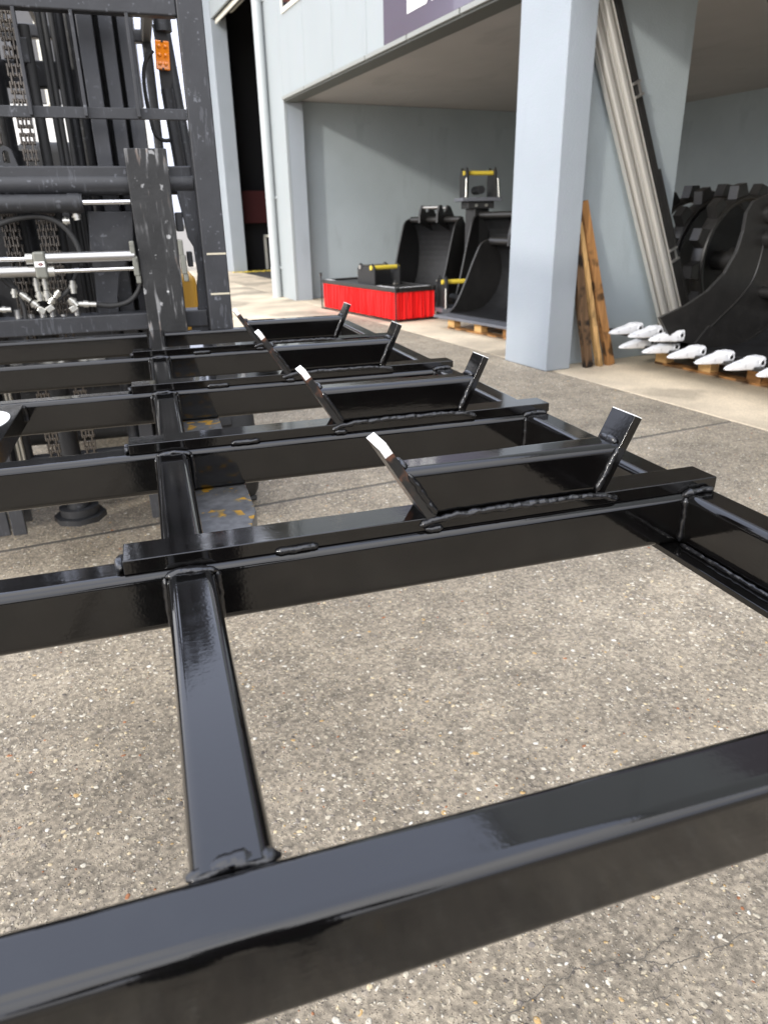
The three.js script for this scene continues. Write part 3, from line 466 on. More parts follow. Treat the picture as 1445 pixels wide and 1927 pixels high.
  { const p = px(72, 200, -2.86); O('mast_hose', [rod(V3(p.x, 1.0, -2.86), V3(p.x, 1.85, -2.86), 0.017, 14)], M.rubber, ma); for (const q of [20, 128, 118, 141]) { const r = px(q, 300, -2.88); O('mast_hose', [rod(V3(r.x, 0.9, -2.88), V3(r.x, 2.0, -2.88), 0.009, 10)], M.rubber, ma); } for (const q of [26, 34, 104, 112, 118]) { const r = px(q, 815, -2.93); O('mast_hose', [rod(V3(r.x, 0.35, -2.93), V3(r.x, 0.75, -2.93), 0.010, 10)], M.zinc, ma); } }
  O('chain_anchor', [rb(0.05, 0.07, 0.04, 0.004, px(40, 95, -2.85).x, px(40, 95, -2.85).y, -2.86)], M.liftDark, ma);
  // cab: overhead guard, right post with amber lamp and grab handle
  const gd = O('overhead_guard', [rbb(CX - 0.52, CX + 0.52, 2.14, 2.2, -3.25, -3.19, 0.01)], M.liftDark); O('rear_beam', rbb(CX - 0.52, CX + 0.52, 2.14, 2.2, -4.6, -4.54, 0.01), M.liftDark, gd);
  for (const s of [1, -1]) { O('guard_post', [rod(V3(CX + s * 0.56, 1.2, -3.0), V3(CX + s * 0.5, 2.15, -3.2), 0.024, 8)], M.liftDark, gd); O('guard_post', [rod(V3(CX + s * 0.5, 0.9, -4.7), V3(CX + s * 0.5, 2.15, -4.57), 0.025, 8)], M.liftDark, gd); O('guard_rail', [rbb(CX + s * 0.5 - 0.025, CX + s * 0.5 + 0.025, 2.14, 2.2, -4.54, -3.25, 0.01)], M.liftDark, gd); }
  for (let i = 0; i < 7; i++) O('guard_bar', [rbb(CX - 0.42 + i * 0.14 - 0.01, CX - 0.42 + i * 0.14 + 0.01, 2.15, 2.19, -4.54, -3.25, 0.004)], M.liftDark, gd);
  {
    const pp = (a, b) => px(a, b, -2.98), po = [pp(287, 46), pp(305, 44), pp(319, 75), pp(326, 150), pp(322, 168), pp(304, 170), pp(298, 120), pp(291, 70)].map((p) => [p.x, p.y]).reverse();
    const br2 = O('lamp_bracket', [xf(ext(po, 0.02, 0.001), 0, 0, -2.985)], M.rubber, gd);
    O('front_post', [rod(pp(314, 168), pp(345, 345), 0.021, 8)], M.liftDark, gd); O('upper_post', rod(pp(300, 0), pp(308, 60), 0.03, 8), M.liftDark, gd);
    const a = pp(306, 106), lm = O('marker_lamp', [rb(0.047, 0.088, 0.014, 0.004, 0, 0, 0).rotateZ(-0.07).translate(a.x, a.y, -2.967)], M.amber, br2);
    O('led_dome', [-1, 0, 1].flatMap((j) => [-1, 1].map((i) => xf(new THREE.SphereGeometry(0.0072, 12, 8), i * 0.010, j * 0.026, 0.0055))).map((g) => g.rotateZ(-0.07).translate(a.x, a.y, -2.967)), M.amber, lm);
    O('screw', [cy(0.004, 0.006, a.x + 0.003, a.y + 0.041, -2.96, 'z', 8), cy(0.004, 0.006, a.x - 0.003, a.y - 0.041, -2.96, 'z', 8)], M.rubber, lm);
    O('grab_handle', tube([[288, 95], [276, 112], [271, 135], [274, 175], [284, 225], [294, 255], [308, 264], [322, 264]].map((p) => pp(...p)), 0.007, 50, 10), M.rubber, gd);
  }
  // body, seat, wheels
  const body = O('body', [rbb(CX - 0.52, CX + 0.52, 0.30, 0.62, -5.2, -3.55, 0.05), rbb(CX - 0.5, CX + 0.5, 0.62, 1.05, -5.2, -4.1, 0.08)], M.liftDark);
  O('fender', rbb(0.02, 0.20, 0.68, 1.06, -3.75, -3.30, 0.03), M.ochre, body); O('fender', [rbb(mir(0.20), mir(0.02), 0.68, 1.06, -3.75, -3.30, 0.03)], M.ochre, body);
  O('dashboard', [rbb(CX - 0.44, CX + 0.36, 0.62, 1.34, -3.62, -3.42, 0.04)], M.liftDark, body);
  O('seat', [rbb(CX - 0.25, CX + 0.25, 1.05, 1.17, -4.6, -4.15, 0.05), rbb(CX - 0.24, CX + 0.24, 1.15, 1.68, -4.72, -4.58, 0.06)], M.rubber, body);
  O('counterweight', [rbb(CX - 0.53, CX + 0.53, 0.25, 1.12, -5.75, -5.2, 0.12)], M.lift, body);
  const wheel = (x, z, r, w) => { const prof = [[0.55 * r, -w / 2], [0.9 * r, -w / 2], [0.985 * r, -w * 0.4], [r, -w * 0.2], [r, w * 0.2], [0.985 * r, w * 0.4], [0.9 * r, w / 2], [0.55 * r, w / 2]].map((p) => new THREE.Vector2(...p)); const g = new THREE.LatheGeometry(prof, 40); g.rotateZ(Math.PI / 2); g.translate(x, r, z); const t = O('wheel', g, M.rubber); O('rim', [cy(0.56 * r, w * 0.8, x, r, z, 'x', 28), cy(0.2 * r, w, x, r, z, 'x', 16)], M.ochre, t); for (let i = 0; i < 22; i++) { const a = i / 22 * 2 * Math.PI, q = rb(w * 0.44, 0.02, 0.035, 0.004, 0, r + 0.004, 0); q.translate((i % 2 - 0.5) * w * 0.46, 0, 0); q.rotateX(a); q.translate(x, r, z); O('tread_lug', q, M.rubber, t); } };
  wheel(0.27, -3.38, 0.325, 0.20); wheel(mir(0.27), -3.38, 0.325, 0.20); wheel(CX + 0.40, -5.2, 0.25, 0.16); wheel(CX - 0.40, -5.2, 0.25, 0.16);
}

// ---------------------------------------------------------------- shed across the yard, seen through the mast
{
  const t = thing('far_shed', 'distant shed with grey upper cladding and white lower wall behind the forklift', 'building', V3(-3, 0, -21), 0.05), O = (n, g, m) => obj(n, g, m, t);
  for (let i = 0; i < 9; i++) O('wall_panel', rbb(-4.4 + i * 0.88 + 0.008, -4.4 + (i + 1) * 0.88 - 0.008, 3.95, 7.2, -4, 0, 0.02), M.truckGrey);
  for (let i = 0; i < 6; i++) O('base_panel', rbb(-4.4 + i * 1.32 + 0.008, -4.4 + (i + 1) * 1.32 - 0.008, 0, 3.93, -4, 0.02, 0.02), M.truckWhite);
  O('downpipe', [rbb(1.27, 1.47, 3.9, 6.3, 0.002, 0.12, 0.02)], M.cream);
  O('gutter_head', [xf(ext([[-0.55, 0.55], [0.5, 0.55], [0.36, 0], [-0.16, 0], [-0.24, 0.2], [-0.55, 0.2]], 0.2, 0.01), 1.37, 6.3, 0.11)], M.orange);
  O('roof', [rbb(-4.6, 3.72, 7.21, 7.4, -4.3, 0.3, 0.03)], M.trim);
}

// ---------------------------------------------------------------- the bays: red broom
const put = (name, label, cat, x, z, turn = 0, y = 0, group) => thing(name, label, cat, W(x, y, z), TH + turn, group);
{
  const t = put('broom_attachment', 'black sweeper broom attachment with a red bristle skirt standing at the bay mouth', 'broom', 0.44, -4.60, rad(6.8));
  const a = 1.03, b = 0.32, O = (n, g, m) => obj(n, g, m, t);     // half length along z, half width along x
  O('top_frame', [rbb(-b, -b + 0.07, 0.37, 0.43, -a, a, 0.012), rbb(b - 0.07, b, 0.37, 0.43, -a, a, 0.012), rbb(-b + 0.07, b - 0.07, 0.37, 0.43, a - 0.07, a, 0.012), rbb(-b + 0.07, b - 0.07, 0.37, 0.43, -a, -a + 0.07, 0.012)], M.bucket);
  O('deck', [rbb(-b + 0.06, b - 0.06, 0.36, 0.405, -a + 0.06, a - 0.06, 0.006)], M.bucket);
  for (const g of [bb(-b + 0.01, -b + 0.06, 0.4305, 0.432, 0.55, 0.98), bb(-b + 0.09, b - 0.09, 0.4305, 0.432, a - 0.06, a - 0.02), bb(-b + 0.01, -b + 0.05, 0.4305, 0.432, -0.95, -0.7)]) O('label_strip', g, M.truckWhite);
  // bristles
  const br = []; const tuft = (x, z, nx, nz) => { const w = rr(0.010, 0.017), g = bx(Math.abs(nz) > 0.5 ? w : 0.012, 0.345 + rr(-0.008, 0.006), Math.abs(nx) > 0.5 ? w : 0.012, 0, -0.17, 0); g.rotateX(rr(-0.035, 0.035)); g.rotateZ(rr(-0.03, 0.03)); g.rotateY(rr(-0.5, 0.5)); br.push(g.translate(x + rr(-0.008, 0.008), 0.372, z + rr(-0.008, 0.008))); };
  for (let z = -a + 0.02; z < a - 0.02; z += 0.011) { tuft(-b + 0.025, z, 1, 0); if (rnd() < 0.5) tuft(-b + 0.045, z, 1, 0); tuft(b - 0.025, z, 1, 0); }
  for (let x = -b + 0.02; x < b - 0.02; x += 0.011) { tuft(x, a - 0.025, 0, 1); if (rnd() < 0.6) tuft(x, a - 0.05, 0, 1); tuft(x, -a + 0.025, 0, 1); }
  O('bristles', br, M.red).userData.kind = 'stuff';
  for (const [x, z] of [[-b - 0.012, a + 0.012], [-b - 0.012, -a - 0.012], [b + 0.012, a + 0.012], [b + 0.012, -a - 0.012]]) { const p = O('corner_stand', [bx(0.014, 0.5, 0.014, x, 0.255, z), cy(0.018, 0.05, x, 0.50, z, 'y', 12)], M.ink); obj('pin', [cy(0.008, 0.05, x, 0.49, z, 'x', 10)], M.zinc, p); }
  O('base_rail', [bx(0.014, 0.012, 2 * a + 0.04, -b - 0.012, 0.010, 0), bx(2 * b + 0.03, 0.012, 0.014, 0, 0.010, a + 0.012), bx(2 * b + 0.03, 0.012, 0.014, 0, 0.010, -a - 0.012)], M.ink);
  // hitch bracket on the deck
  const ear = [[-0.17, 0], [0.17, 0], [0.17, 0.2], [0.12, 0.26], [0.05, 0.22], [-0.05, 0.22], [-0.12, 0.26], [-0.17, 0.2]];
  for (const x of [-0.2, 0.2]) { const g = ext(ear.map((p) => [p[0] * 1.35, p[1] * 1.1]), 0.03, 0.004); g.rotateY(Math.PI / 2); O('hitch_plate', g.translate(x, 0.405, 0.1), M.ink); }
  O('hitch_cross_plate', [rbb(-0.185, 0.185, 0.405, 0.6, 0.08, 0.11, 0.004)], M.ink);
  O('hitch_pin', [cy(0.03, 0.46, 0, 0.64, -0.04, 'x', 18)], M.steel); O('hitch_pin', [cy(0.03, 0.46, 0, 0.64, 0.26, 'x', 18)], M.yellow);
}
// ---------------------------------------------------------------- buckets
// side profile in (x, y): lip at the front (negative x), back curve, top
function shellProfile(w, h) { const c = new THREE.CatmullRomCurve3([V3(0, 0.015, 0), V3(w * 0.35, 0.005, 0), V3(w * 0.68, h * 0.07, 0), V3(w * 0.92, h * 0.30, 0), V3(w, h * 0.58, 0), V3(w * 0.94, h * 0.84, 0), V3(w * 0.78, h, 0)]); return c.getPoints(26).map((p) => [p.x, p.y]); }
function bucketThing(name, label, x, y, z, turn, { w, h, wd, front, ears = true, lipMat = M.lip, group }) {
  const t = put(name, label, 'bucket', x, z, turn, y, group), pr = shellProfile(w, h), th = 0.02, O = (n, g, m = M.bucket, p = t) => obj(n, g, m, p);
  const inn = pr.map((p, i) => { const a = pr[Math.max(0, i - 1)], b = pr[Math.min(pr.length - 1, i + 1)], l = Math.hypot(b[0] - a[0], b[1] - a[1]); return [p[0] - (b[1] - a[1]) / l * th, p[1] + (b[0] - a[0]) / l * th]; });
  O('shell', ext(pr.concat(inn.slice().reverse()), wd - 0.04, 0), M.bucketIn);
  const fr = front.map((f) => [f[0] * w, f[1] * h]);
  const sp = pr.concat(fr);
  for (const s of [-1, 1]) { O('side_plate', xf(ext(sp, 0.022, 0.002), 0, 0, s * (wd / 2 - 0.005))); const c = new THREE.CatmullRomCurve3([pr[pr.length - 1], ...fr, pr[0]].map((p) => V3(p[0], p[1], s * (wd / 2 - 0.002)))); O('side_edge', new THREE.TubeGeometry(c, 40, 0.017, 8)); }
  O('lip', [rbb(-0.22, 0.12, -0.004, 0.026, -wd / 2 - 0.006, wd / 2 + 0.006, 0.004)], lipMat);
  O('top_beam', [cy(0.045, wd - 0.03, w * 0.76, h - 0.02, 0, 'z', 18)]);
  if (ears) { const e = [[-0.21, -0.06], [0.26, -0.22], [0.24, 0.02], [0.14, 0.16], [0.07, 0.18], [0.02, 0.09], [-0.03, 0.07], [-0.09, 0.18], [-0.15, 0.18], [-0.2, 0.06]]; for (const s of [-1, 1]) O('ear', xf(ext(e, 0.035, 0.004), w * 0.76, h, s * wd * 0.17)); O('pin', [cy(0.022, wd * 0.36, w * 0.76 - 0.12, h + 0.15, 0, 'z', 14)], M.steel); O('pin', [cy(0.022, wd * 0.36, w * 0.76 + 0.1, h + 0.14, 0, 'z', 14)], M.steel); }
  return t;
}
const mudFront = [[0.60, 0.95], [0.46, 0.74], [0.30, 0.42], [0.12, 0.12]];
// pallet
function pallet(x, z, turn, label, lx, lz, group, bh = 0.0975) {
  const t = put('timber_pallet', label, 'pallet', x, z, turn, 0, group);
  for (const sx of [-1, 0, 1]) { obj('base_board', rbb(sx * (lx / 2 - 0.05) - 0.05, sx * (lx / 2 - 0.05) + 0.05, 0.0, 0.02, -lz / 2, lz / 2, 0.003), M.wood, t); for (const sz of [-1, -0.33, 0.33, 1]) obj('block', rbb(sx * (lx / 2 - 0.05) - 0.05, sx * (lx / 2 - 0.05) + 0.05, 0.0205, 0.0205 + bh, sz * (lz / 2 - 0.07) - 0.065, sz * (lz / 2 - 0.07) + 0.065, 0.004), sx * sz > 0.2 ? M.woodPale : M.wood, t); }
  for (let i = 0; i < 6; i++) { const c = -lz / 2 + 0.06 + i * (lz - 0.12) / 5; obj('deck_board', rbb(-lx / 2, lx / 2, 0.021 + bh, 0.0405 + bh, c - 0.055, c + 0.055, 0.003), i % 2 ? M.wood : M.woodDark, t); }
  return t;
}
bucketThing('mud_bucket', 'black excavator bucket with two ears facing the yard in front of the grey side wall', 1.12, 0, -4.9, rad(26), { w: 0.9, h: 1.25, wd: 0.95, front: mudFront });
bucketThing('narrow_bucket', 'narrow black bucket with a white label between the larger buckets', 2.0, 0, -4.2, rad(55), { w: 0.8, h: 1.15, wd: 0.4, front: mudFront, ears: false });
{ const b = scene.children.at(-1); obj('label', [bx(0.002, 0.12, 0.2, 0.55, 0.98, 0.0)], M.truckWhite, b); }
bucketThing('tall_bucket', 'tall black bucket standing behind the bucket on the pallet', 1.22, 0, -3.35, rad(25), { w: 0.9, h: 1.30, wd: 0.62, front: mudFront, ears: false });
pallet(1.12, -1.95, rad(6), 'timber pallet under the wide black bucket beside the pillar', 0.95, 1.7);
bucketThing('wide_bucket', 'wide black mud bucket with a grey cutting edge on a pallet behind the pillar', 0.72, 0.14, -1.98, rad(6), { w: 0.82, h: 0.86, wd: 1.75, front: mudFront });
{ // hitches
  const hitch = (x, y, z, turn, label, s = 1) => {
    const t = put('quick_hitch', label, 'coupler', x, z, turn, y), O = (n, g, m) => obj(n, g, m, t);
    for (const k of [-1, 1]) { const g = ext([[-0.14, 0], [0.14, 0], [0.14, 0.24], [0.09, 0.32], [0.03, 0.28], [-0.05, 0.28], [-0.1, 0.32], [-0.14, 0.26]].map((p) => [p[0] * s, p[1] * s]), 0.03, 0.003); g.rotateY(Math.PI / 2); O('side_plate', g.translate(k * 0.17 * s, 0.12 * s, 0), M.ink); }
    O('bed_plate', [rbb(-0.24 * s, 0.24 * s, 0.08 * s, 0.12 * s, -0.18 * s, 0.18 * s, 0.005)], M.lip);
    O('lower_block', [rbb(-0.16 * s, 0.16 * s, 0, 0.08 * s, -0.14 * s, 0.14 * s, 0.01)], M.ink);
    O('pin', [cy(0.024 * s, 0.4 * s, 0, 0.38 * s, 0.06 * s, 'x', 16)], M.yellow); O('cylinder', [cy(0.045 * s, 0.26 * s, 0, 0.2 * s, 0, 'z', 16)], M.liftDark);
    O('bolt', [cy(0.02, 0.03, -0.07, 0.04, 0.14 * s, 'z', 8), cy(0.02, 0.03, 0.07, 0.04, 0.14 * s, 'z', 8)], M.zinc);
    for (const k of [-1, 1]) O('grease_hose', [rod(V3(k * 0.2 * s, 0.12 * s, 0.18 * s), V3(k * 0.19 * s, 0.32 * s, 0.15 * s), 0.01, 8)], M.zinc);
    return t;
  };
  hitch(1.16, 0.0, -3.55, rad(-8), 'black quick hitch with a yellow pin on the floor behind the red broom', 1.25);
  const t = put('tool_stand', 'black upright stand holding a hitch behind the tall bucket', 'stand', 1.72, -4.0, rad(10)); obj('column', [rbb(-0.13, 0.13, 0, 1.36, -0.1, 0.1, 0.01)], M.ink, t); obj('foot', [rbb(-0.3, 0.3, 0.0, 0.03, -0.3, 0.3, 0.004)], M.ink, t);
  hitch(1.72, 1.362, -4.0, rad(-14), 'black quick hitch with a yellow pin raised on the stand', 1.15);
}
{ const g = new THREE.IcosahedronGeometry(0.15, 4), p = g.attributes.position; for (let i = 0; i < p.count; i++) { const x = p.getX(i), y = p.getY(i), z = p.getZ(i), k = 0.6 + 0.75 * fbm(x * 14 + 20, y * 14 + z * 17 + 30, 3, 0, 5); p.setXYZ(i, x * k * 1.3, Math.max(-0.10, y * k * 0.9), z * k * 1.5); } g.computeVertexNormals(); const t = put('rubbish_bag', 'small crumpled black bag on the floor at the foot of the side wall', 'bag', 0.78, -6.85, 0, 0.10); obj('bag', g, M.rubber, t); }

// ---------------------------------------------------------------- toothed buckets on pallets at the right
pallet(1.52, 0.98, 0, 'timber pallet under the two toothed buckets', 0.95, 1.6, undefined, 0.15);
function tooth(t, x, y, z, L = 0.27) { // pointed digging tooth pointing to -x, with the adapter boss
  const P = [], sec = [[0, 0.05, 0.062, 0.0], [0.06, 0.05, 0.056, 0], [0.10, 0.038, 0.048, -0.004], [0.17, 0.028, 0.042, -0.010], [0.23, 0.016, 0.032, -0.016], [0.262, 0.007, 0.016, -0.02], [0.27, 0.002, 0.004, -0.02]], I = [], n = 14;
  sec.forEach(([d, hh, ww, dy]) => { for (let k = 0; k < n; k++) { const a = k / n * 2 * Math.PI, e = (v) => Math.sign(v) * Math.pow(Math.abs(v), 0.5); P.push(-d * L / 0.27, dy + hh * e(Math.sin(a)), ww * e(Math.cos(a))); } });
  for (let s = 0; s < sec.length - 1; s++) for (let k = 0; k < n; k++) { const a = s * n + k, b = s * n + (k + 1) % n; I.push(a, a + n, b, b, a + n, b + n); }
  const c = P.length / 3; P.push(0, 0, 0); for (let k = 0; k < n; k++) I.push(c, k, (k + 1) % n);
  const g = new THREE.BufferGeometry(); g.setAttribute('position', new THREE.Float32BufferAttribute(P, 3)); g.setIndex(I); const q = g.toNonIndexed(); q.computeVertexNormals(); q.translate(x, y, z);
  const m = obj('tooth', [q], M.tooth, t); obj('tooth_pin', [cy(0.014, 0.006, x - 0.03, y + 0.005, z + 0.062, 'z', 12)], M.bucket, m); obj('tooth_boss', [new THREE.TorusGeometry(0.024, 0.006, 6, 18).translate(x - 0.03, y + 0.005, z + 0.061)], M.tooth, m);
}
{ // lower bucket, wide
  const t = bucketThing('toothed_bucket', 'wide black bucket with a row of white teeth lying on the pallet', 0.90, 0.195, 1.02, 0, { w: 0.9, h: 0.46, wd: 1.5, front: [[0.5, 0.55], [0.25, 0.3]], ears: false, lipMat: M.bucket });
  for (let i = 0; i < 6; i++) tooth(t, -0.12, 0.045, -0.66 + i * 0.27, 0.34);
}
{ // upper bucket, its side plate traced against the bay
  const lz = 0.74, S = (a, b) => { const p = onLZ(a, b, lz); return [p.x, p.y]; };
  const t = put('toothed_bucket', 'black curved digging bucket with white teeth stacked above the wide toothed one', 'bucket', 0.8, 0.36, 0, 0.3), O = (n, g, m = M.bucket) => obj(n, g, m, t);
  const L2 = (p) => [p[0] - 0.8, p[1] - 0.3];
  const up = [[1240, 598], [1290, 575], [1330, 548], [1362, 515], [1385, 475], [1398, 435], [1404, 400], [1418, 378], [1445, 366], [1475, 372]].map((q) => L2(S(...q)));
  const lo = [[1500, 420], [1500, 480], [1540, 520], [1540, 600], [1500, 640], [1420, 652], [1312, 650], [1262, 640]].map((q) => L2(S(...q)));
  const nw = 0.37, prof = up.concat(lo);
  O('side_plate', xf(ext(prof, 0.03, 0.003), 0, 0, nw)); 
  const back = lo.slice(2, 7), ib = back.map((p) => [p[0] - 0.02, p[1] + 0.02]);
  O('shell', ext(back.concat(ib.reverse()), 2 * nw - 0.04, 0), M.bucketIn);
  const wl = [[1310, 640], [1350, 600], [1390, 560], [1415, 525], [1430, 480], [1437, 440]].map((q) => L2(S(...q)));
  O('wear_strip', tube(wl.map((p) => V3(p[0], p[1], nw + 0.017)), 0.008, 30, 8));
  const sc = [[1300, 650], [1330, 612], [1400, 640], [1445, 610], [1445, 652], [1360, 656]].map((q) => L2(S(...q)));
  O('side_cutter', xf(ext(sc, 0.016, 0.002), 0, 0, nw + 0.024));
  const a = L2(S(1268, 634)); O('lip', [rbb(a[0] - 0.02, a[0] + 0.3, a[1] - 0.06, a[1] - 0.02, -nw, nw, 0.004)]);
  for (const z of [-0.12, 0.11, 0.34]) tooth(t, a[0] + 0.09, a[1] + 0.005, z, 0.32);
  const e = L2(S(1438, 398)); O('pin_boss', [cy(0.075, 0.12, e[0] + 0.05, e[1] - 0.02, nw, 'z', 24)]); O('pin', [cy(0.04, 0.16, e[0] + 0.05, e[1] + 0.01, nw, 'z', 20)], M.steel);
  const f = L2(S(1435, 450)); O('cross_tube', [cy(0.07, 0.16, f[0] + 0.05, f[1], nw, 'z', 24)]);
}
{ // compaction wheel behind
  const R = 0.64, c0 = onLZ(1388, 492, -0.55), t = put('compaction_wheel', 'black padded compaction wheel standing behind the toothed buckets', 'wheel', c0.x, c0.z - 0.25, rad(4)), O = (n, g, m = M.bucket) => obj(n, g, m, t), y = c0.y;
  const ring = (r0, r1, w, z) => { const g = new THREE.LatheGeometry([[r0, -w / 2], [r1, -w / 2], [r1, w / 2], [r0, w / 2], [r0, -w / 2]].map((p) => new THREE.Vector2(...p)), 44); g.rotateX(Math.PI / 2); return g.translate(0, y, z); };
  for (const z of [0.22, -0.12, -0.46]) { O('drum', ring(R - 0.05, R, 0.13, z)); for (let i = 0; i < 13; i++) { const g = ext([[-0.095, 0], [0.095, 0], [0.06, 0.12], [-0.06, 0.12]], 0.11, 0.008); g.translate(0, R - 0.005, 0); g.rotateZ(i / 13 * 2 * Math.PI + z); O('pad', g.translate(0, y, z)); } }
  O('web_disc', [cy(R - 0.05, 0.03, 0, y, -0.05, 'z', 40)], M.bucketIn); O('axle', [cy(0.10, 0.8, 0, y, -0.1, 'z', 24), cy(0.14, 0.1, 0, y, 0.2, 'z', 8)]);
  O('stand', [rbb(-0.5, 0.5, 0, 0.06, -0.5, 0.3, 0.01), rbb(-0.42, -0.34, 0.05, y - R * 0.5, -0.3, 0.2, 0.01), rbb(0.34, 0.42, 0.05, y - R * 0.5, -0.3, 0.2, 0.01)], M.ink);
  O('tie_plate', [rbb(-0.02, 0.13, y - 0.3, y - 0.08, 0.29, 0.31, 0.004)], M.rustEdge);
}
// ---------------------------------------------------------------- things leaning on the wing wall
{
  const plank = (pb, pt, w, th, mat, label, dz) => {
    const a = onLZ(...pb, dz[0]), b = onLZ(...pt, dz[1]); a.y = 0.004; const L = a.distanceTo(b), t = thing('timber_plank', label, 'plank', W(a.x, 0.0, a.z), TH, 'planks leaning by the pillar');
    const g = new THREE.BoxGeometry(w, L, th, 6, 40, 2), p = g.attributes.position; for (let i = 0; i < p.count; i++) { const y = p.getY(i), s = Math.sign(p.getX(i)); p.setX(i, p.getX(i) + 0.006 * (fbm(y * 9 + s * 5, 3 + dz[0] * 50, 3, 0, 7) - 0.5) * 2); p.setZ(i, p.getZ(i) + 0.004 * (fbm(y * 7, 8 + p.getX(i) * 30, 3, 0, 9) - 0.5)); } g.computeVertexNormals(); g.translate(0, L / 2, 0);
    g.applyQuaternion(new THREE.Quaternion().setFromUnitVectors(V3(0, 1, 0), b.clone().sub(a).normalize())); obj('board', g, mat, t, true); return t;
  };
  plank([1107, 674], [1078, 420], 0.085, 0.05, M.woodDark, 'dark weathered plank leaning on the wall next to the pillar', [0.02, -0.12]);
  plank([1128, 675], [1088, 418], 0.040, 0.06, M.woodPale, 'narrow pale plank leaning between a dark and a brown plank', [0.03, -0.11]);
  plank([1148, 672], [1096, 378], 0.078, 0.05, M.wood, 'wide brown plank leaning on the wall, tallest of the three', [0.03, -0.115]);
}
{
  const lean = (name, label, xa, xb, w, z, mat, profile, cat) => {
    const a = V3(xa, 0.003, z + 0.1), b = V3(xb, 3.32, z - 0.02), L = a.distanceTo(b), t = thing(name, label, cat, W(a.x, 0, a.z), TH), q = new THREE.Quaternion().setFromUnitVectors(V3(0, 1, 0), b.clone().sub(a).normalize());
    for (const [n, gs, m] of profile(L)) obj(n, gs.map((g) => g.applyQuaternion(q)), m ?? mat, t, true); return t;
  };
  lean('aluminium_rail', 'wide dull aluminium channel leaning across the wall behind the toothed buckets', 1.495, 0.000, 0.14, -0.13, M.alu, (L) => [['channel', [rbb(-0.075, 0.075, 0.02, L, -0.012, 0, 0.002), rbb(-0.075, -0.068, 0.02, L, -0.001, 0.03, 0.003), rbb(-0.045, 0.02, 0.02, L, -0.001, 0.05, 0.024), rbb(0.05, 0.075, 0.02, L, -0.001, 0.034, 0.006)]], ['rivet', [0.35, 0.42, 1.6, 1.67, 2.7, 2.77].map((y) => xf(new THREE.SphereGeometry(0.006, 8, 6), 0.063, y, 0.034)), M.zinc]], 'rail');
  lean('aluminium_rail', 'narrow bright aluminium channel leaning beside the black rail', 1.635, 0.135, 0.1, -0.125, M.alu, (L) => [['channel', [rbb(-0.05, 0.05, 0.02, L, -0.012, 0, 0.002), rbb(-0.05, 0.012, 0.02, L, -0.001, 0.055, 0.024), rbb(0.038, 0.05, 0.02, L, -0.001, 0.04, 0.004)]], ['rivet', [0.9, 0.96, 2.28, 2.34].map((y) => xf(new THREE.SphereGeometry(0.006, 8, 6), -0.02, y, 0.055)), M.zinc]], 'rail');
  lean('black_rail', 'slim black steel rail with small latches leaning beside the aluminium channels', 1.745, 0.245, 0.05, -0.12, M.ink, (L) => [['bar', [rbb(-0.03, 0.03, 0.02, L, -0.01, 0.03, 0.004)], M.bucket], ['latch', [0.95, 2.35].flatMap((y) => [rbb(-0.05, 0.035, y, y + 0.02, 0.03, 0.05, 0.003), rbb(-0.05, 0.035, y + 0.1, y + 0.12, 0.03, 0.05, 0.003), rbb(0.0, 0.02, y, y + 0.12, 0.03, 0.045, 0.003)]), M.steel], ['rod', [rbb(0.034, 0.056, 0.3, 1.75, 0.0, 0.03, 0.004)], M.bucket]], 'rail');
}

// ---------------------------------------------------------------- inside the hall
{
  const a = put('workbench', 'pale metal workbench frame standing in the dark hall', 'bench', 2.35, -15.2); obj('top', rbb(-0.35, 0.35, 0.84, 0.9, -0.3, 0.3, 0.005), M.cream, a); for (const [x, z] of [[-0.32, 0.27], [0.32, 0.27], [-0.32, -0.27], [0.32, -0.27]]) obj('leg', rbb(x - 0.035, x + 0.035, 0, 0.84, z - 0.03, z + 0.03, 0.004), M.cream, a);
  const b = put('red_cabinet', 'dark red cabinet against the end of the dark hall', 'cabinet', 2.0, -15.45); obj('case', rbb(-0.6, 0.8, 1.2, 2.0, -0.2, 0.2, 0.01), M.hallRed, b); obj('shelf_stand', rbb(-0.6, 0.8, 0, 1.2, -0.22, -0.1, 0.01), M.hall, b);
  const c = put('yellow_reel', 'small yellow reel on the hall floor behind the downpipe', 'reel', 2.05, -14.2); { const g = new THREE.TorusGeometry(0.11, 0.035, 10, 24); obj('hoop', g.translate(0, 0.15, 0), M.yellow, c); obj('hub', cy(0.03, 0.12, 0, 0.15, 0, 'z', 14), M.rubber, c); }
  const d = []; for (let i = 0; i < 60; i++) d.push(bx(rr(0.04, 0.14), 0.012, rr(0.03, 0.09), rr(-0.75, 0.55), 0.008, rr(-0.18, 0.18), 0, rr(0, 3), 0)); const e = put('wood_chips', 'scattered yellow chips on the floor at the hall threshold', 'chips', 1.6, -14.6, 0, 0.002); const m = obj('chips', d, M.yellow, e); m.userData.kind = 'stuff';
}
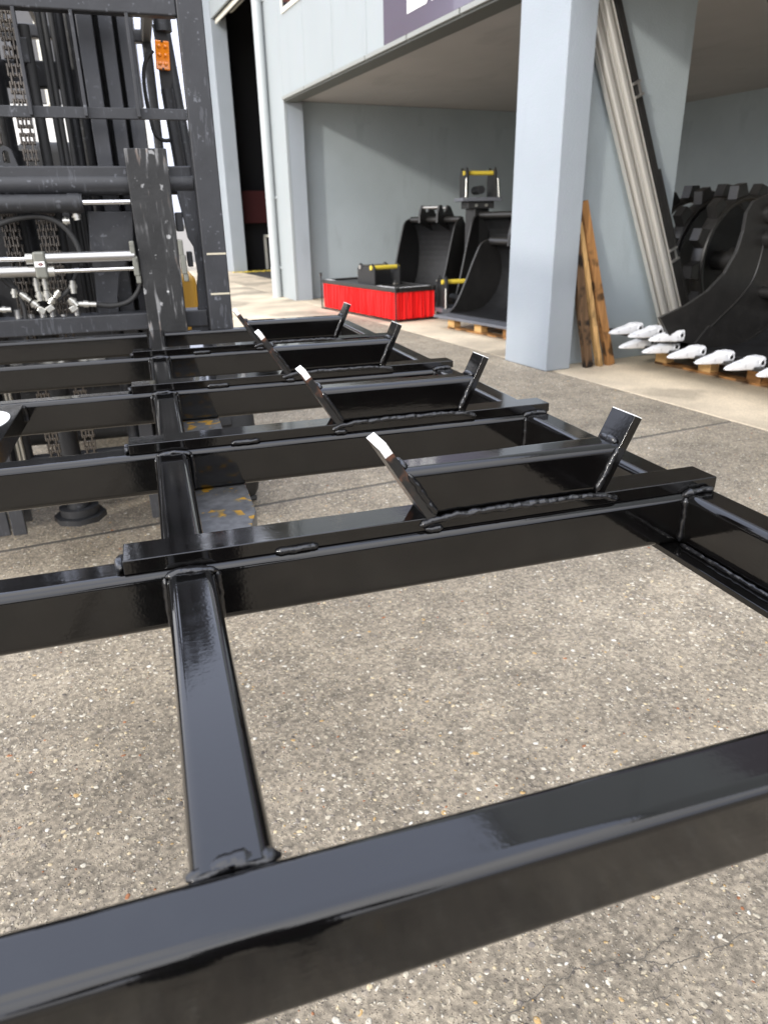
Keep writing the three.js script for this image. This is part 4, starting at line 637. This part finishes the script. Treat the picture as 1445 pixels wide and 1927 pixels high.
// ---------------------------------------------------------------- the photographer, mirrored dark in the gloss paint
{
  const B = [[[0.11, 0.09, 0.62, 0.055], [0.10, 0.48, 0.60, 0.062]], [[0.10, 0.48, 0.60, 0.062], [0.09, 0.90, 0.60, 0.09]], [[-0.11, 0.09, 0.66, 0.055], [-0.10, 0.48, 0.62, 0.062]], [[-0.10, 0.48, 0.62, 0.062], [-0.09, 0.90, 0.60, 0.09]], [[0.11, 0.05, 0.60, 0.045], [0.12, 0.04, 0.44, 0.04]], [[-0.11, 0.05, 0.64, 0.045], [-0.12, 0.04, 0.48, 0.04]],
    [[0, 0.95, 0.60, 0.15], [0, 1.36, 0.58, 0.16]], [[-0.13, 1.40, 0.58, 0.075], [0.13, 1.40, 0.58, 0.075]], [[0, 1.42, 0.58, 0.06], [0, 1.55, 0.55, 0.055]], [[0, 1.60, 0.53, 0.085], [0, 1.68, 0.54, 0.09]],
    [[0.20, 1.40, 0.57, 0.055], [0.25, 1.16, 0.46, 0.045]], [[0.25, 1.16, 0.46, 0.045], [0.10, 1.25, 0.26, 0.032]], [[-0.20, 1.40, 0.57, 0.055], [-0.25, 1.16, 0.46, 0.045]], [[-0.25, 1.16, 0.46, 0.045], [-0.10, 1.25, 0.26, 0.032]]].map(([a, b]) => [V3(a[0], a[1], a[2]), V3(b[0], b[1], b[2]), a[3], b[3]]);
  const n = 72, S = 0.92, cx = 0, cyy = 0.90, cz = 0.52, mc = new MarchingCubes(n, new THREE.MeshStandardMaterial(), false, false, 120000); mc.isolation = 0;
  const p = V3(), ab = V3(), ap = V3();
  for (let k = 0; k < n; k++) for (let j = 0; j < n; j++) for (let i = 0; i < n; i++) {
    p.set(cx + (i - n / 2) / (n / 2) * S, cyy + (j - n / 2) / (n / 2) * S, cz + (k - n / 2) / (n / 2) * S); let d = 9;
    for (const [a, b, ra, rb_] of B) { ab.subVectors(b, a); ap.subVectors(p, a); const t = Math.min(1, Math.max(0, ap.dot(ab) / ab.lengthSq())), q = ap.addScaledVector(ab, -t).length() - (ra + (rb_ - ra) * t), h = Math.max(0.05 - Math.abs(d - q), 0) / 0.05; d = Math.min(d, q) - h * h * 0.0125; }
    mc.field[i + j * n + k * n * n] = -d;
  }
  mc.update(); const c = mc.count, g = new THREE.BufferGeometry(); g.setAttribute('position', new THREE.BufferAttribute(mc.positionArray.slice(0, c * 3), 3)); g.setAttribute('normal', new THREE.BufferAttribute(mc.normalArray.slice(0, c * 3), 3)); g.scale(S, S, S); g.translate(cx, cyy, cz);
  const t = thing('person', 'person in black work clothes standing at the frame behind the camera', 'person'); obj('body', g, std(lin(0.012, 0.012, 0.014), 0.8), t);
}
renderer.render(scene, camera);
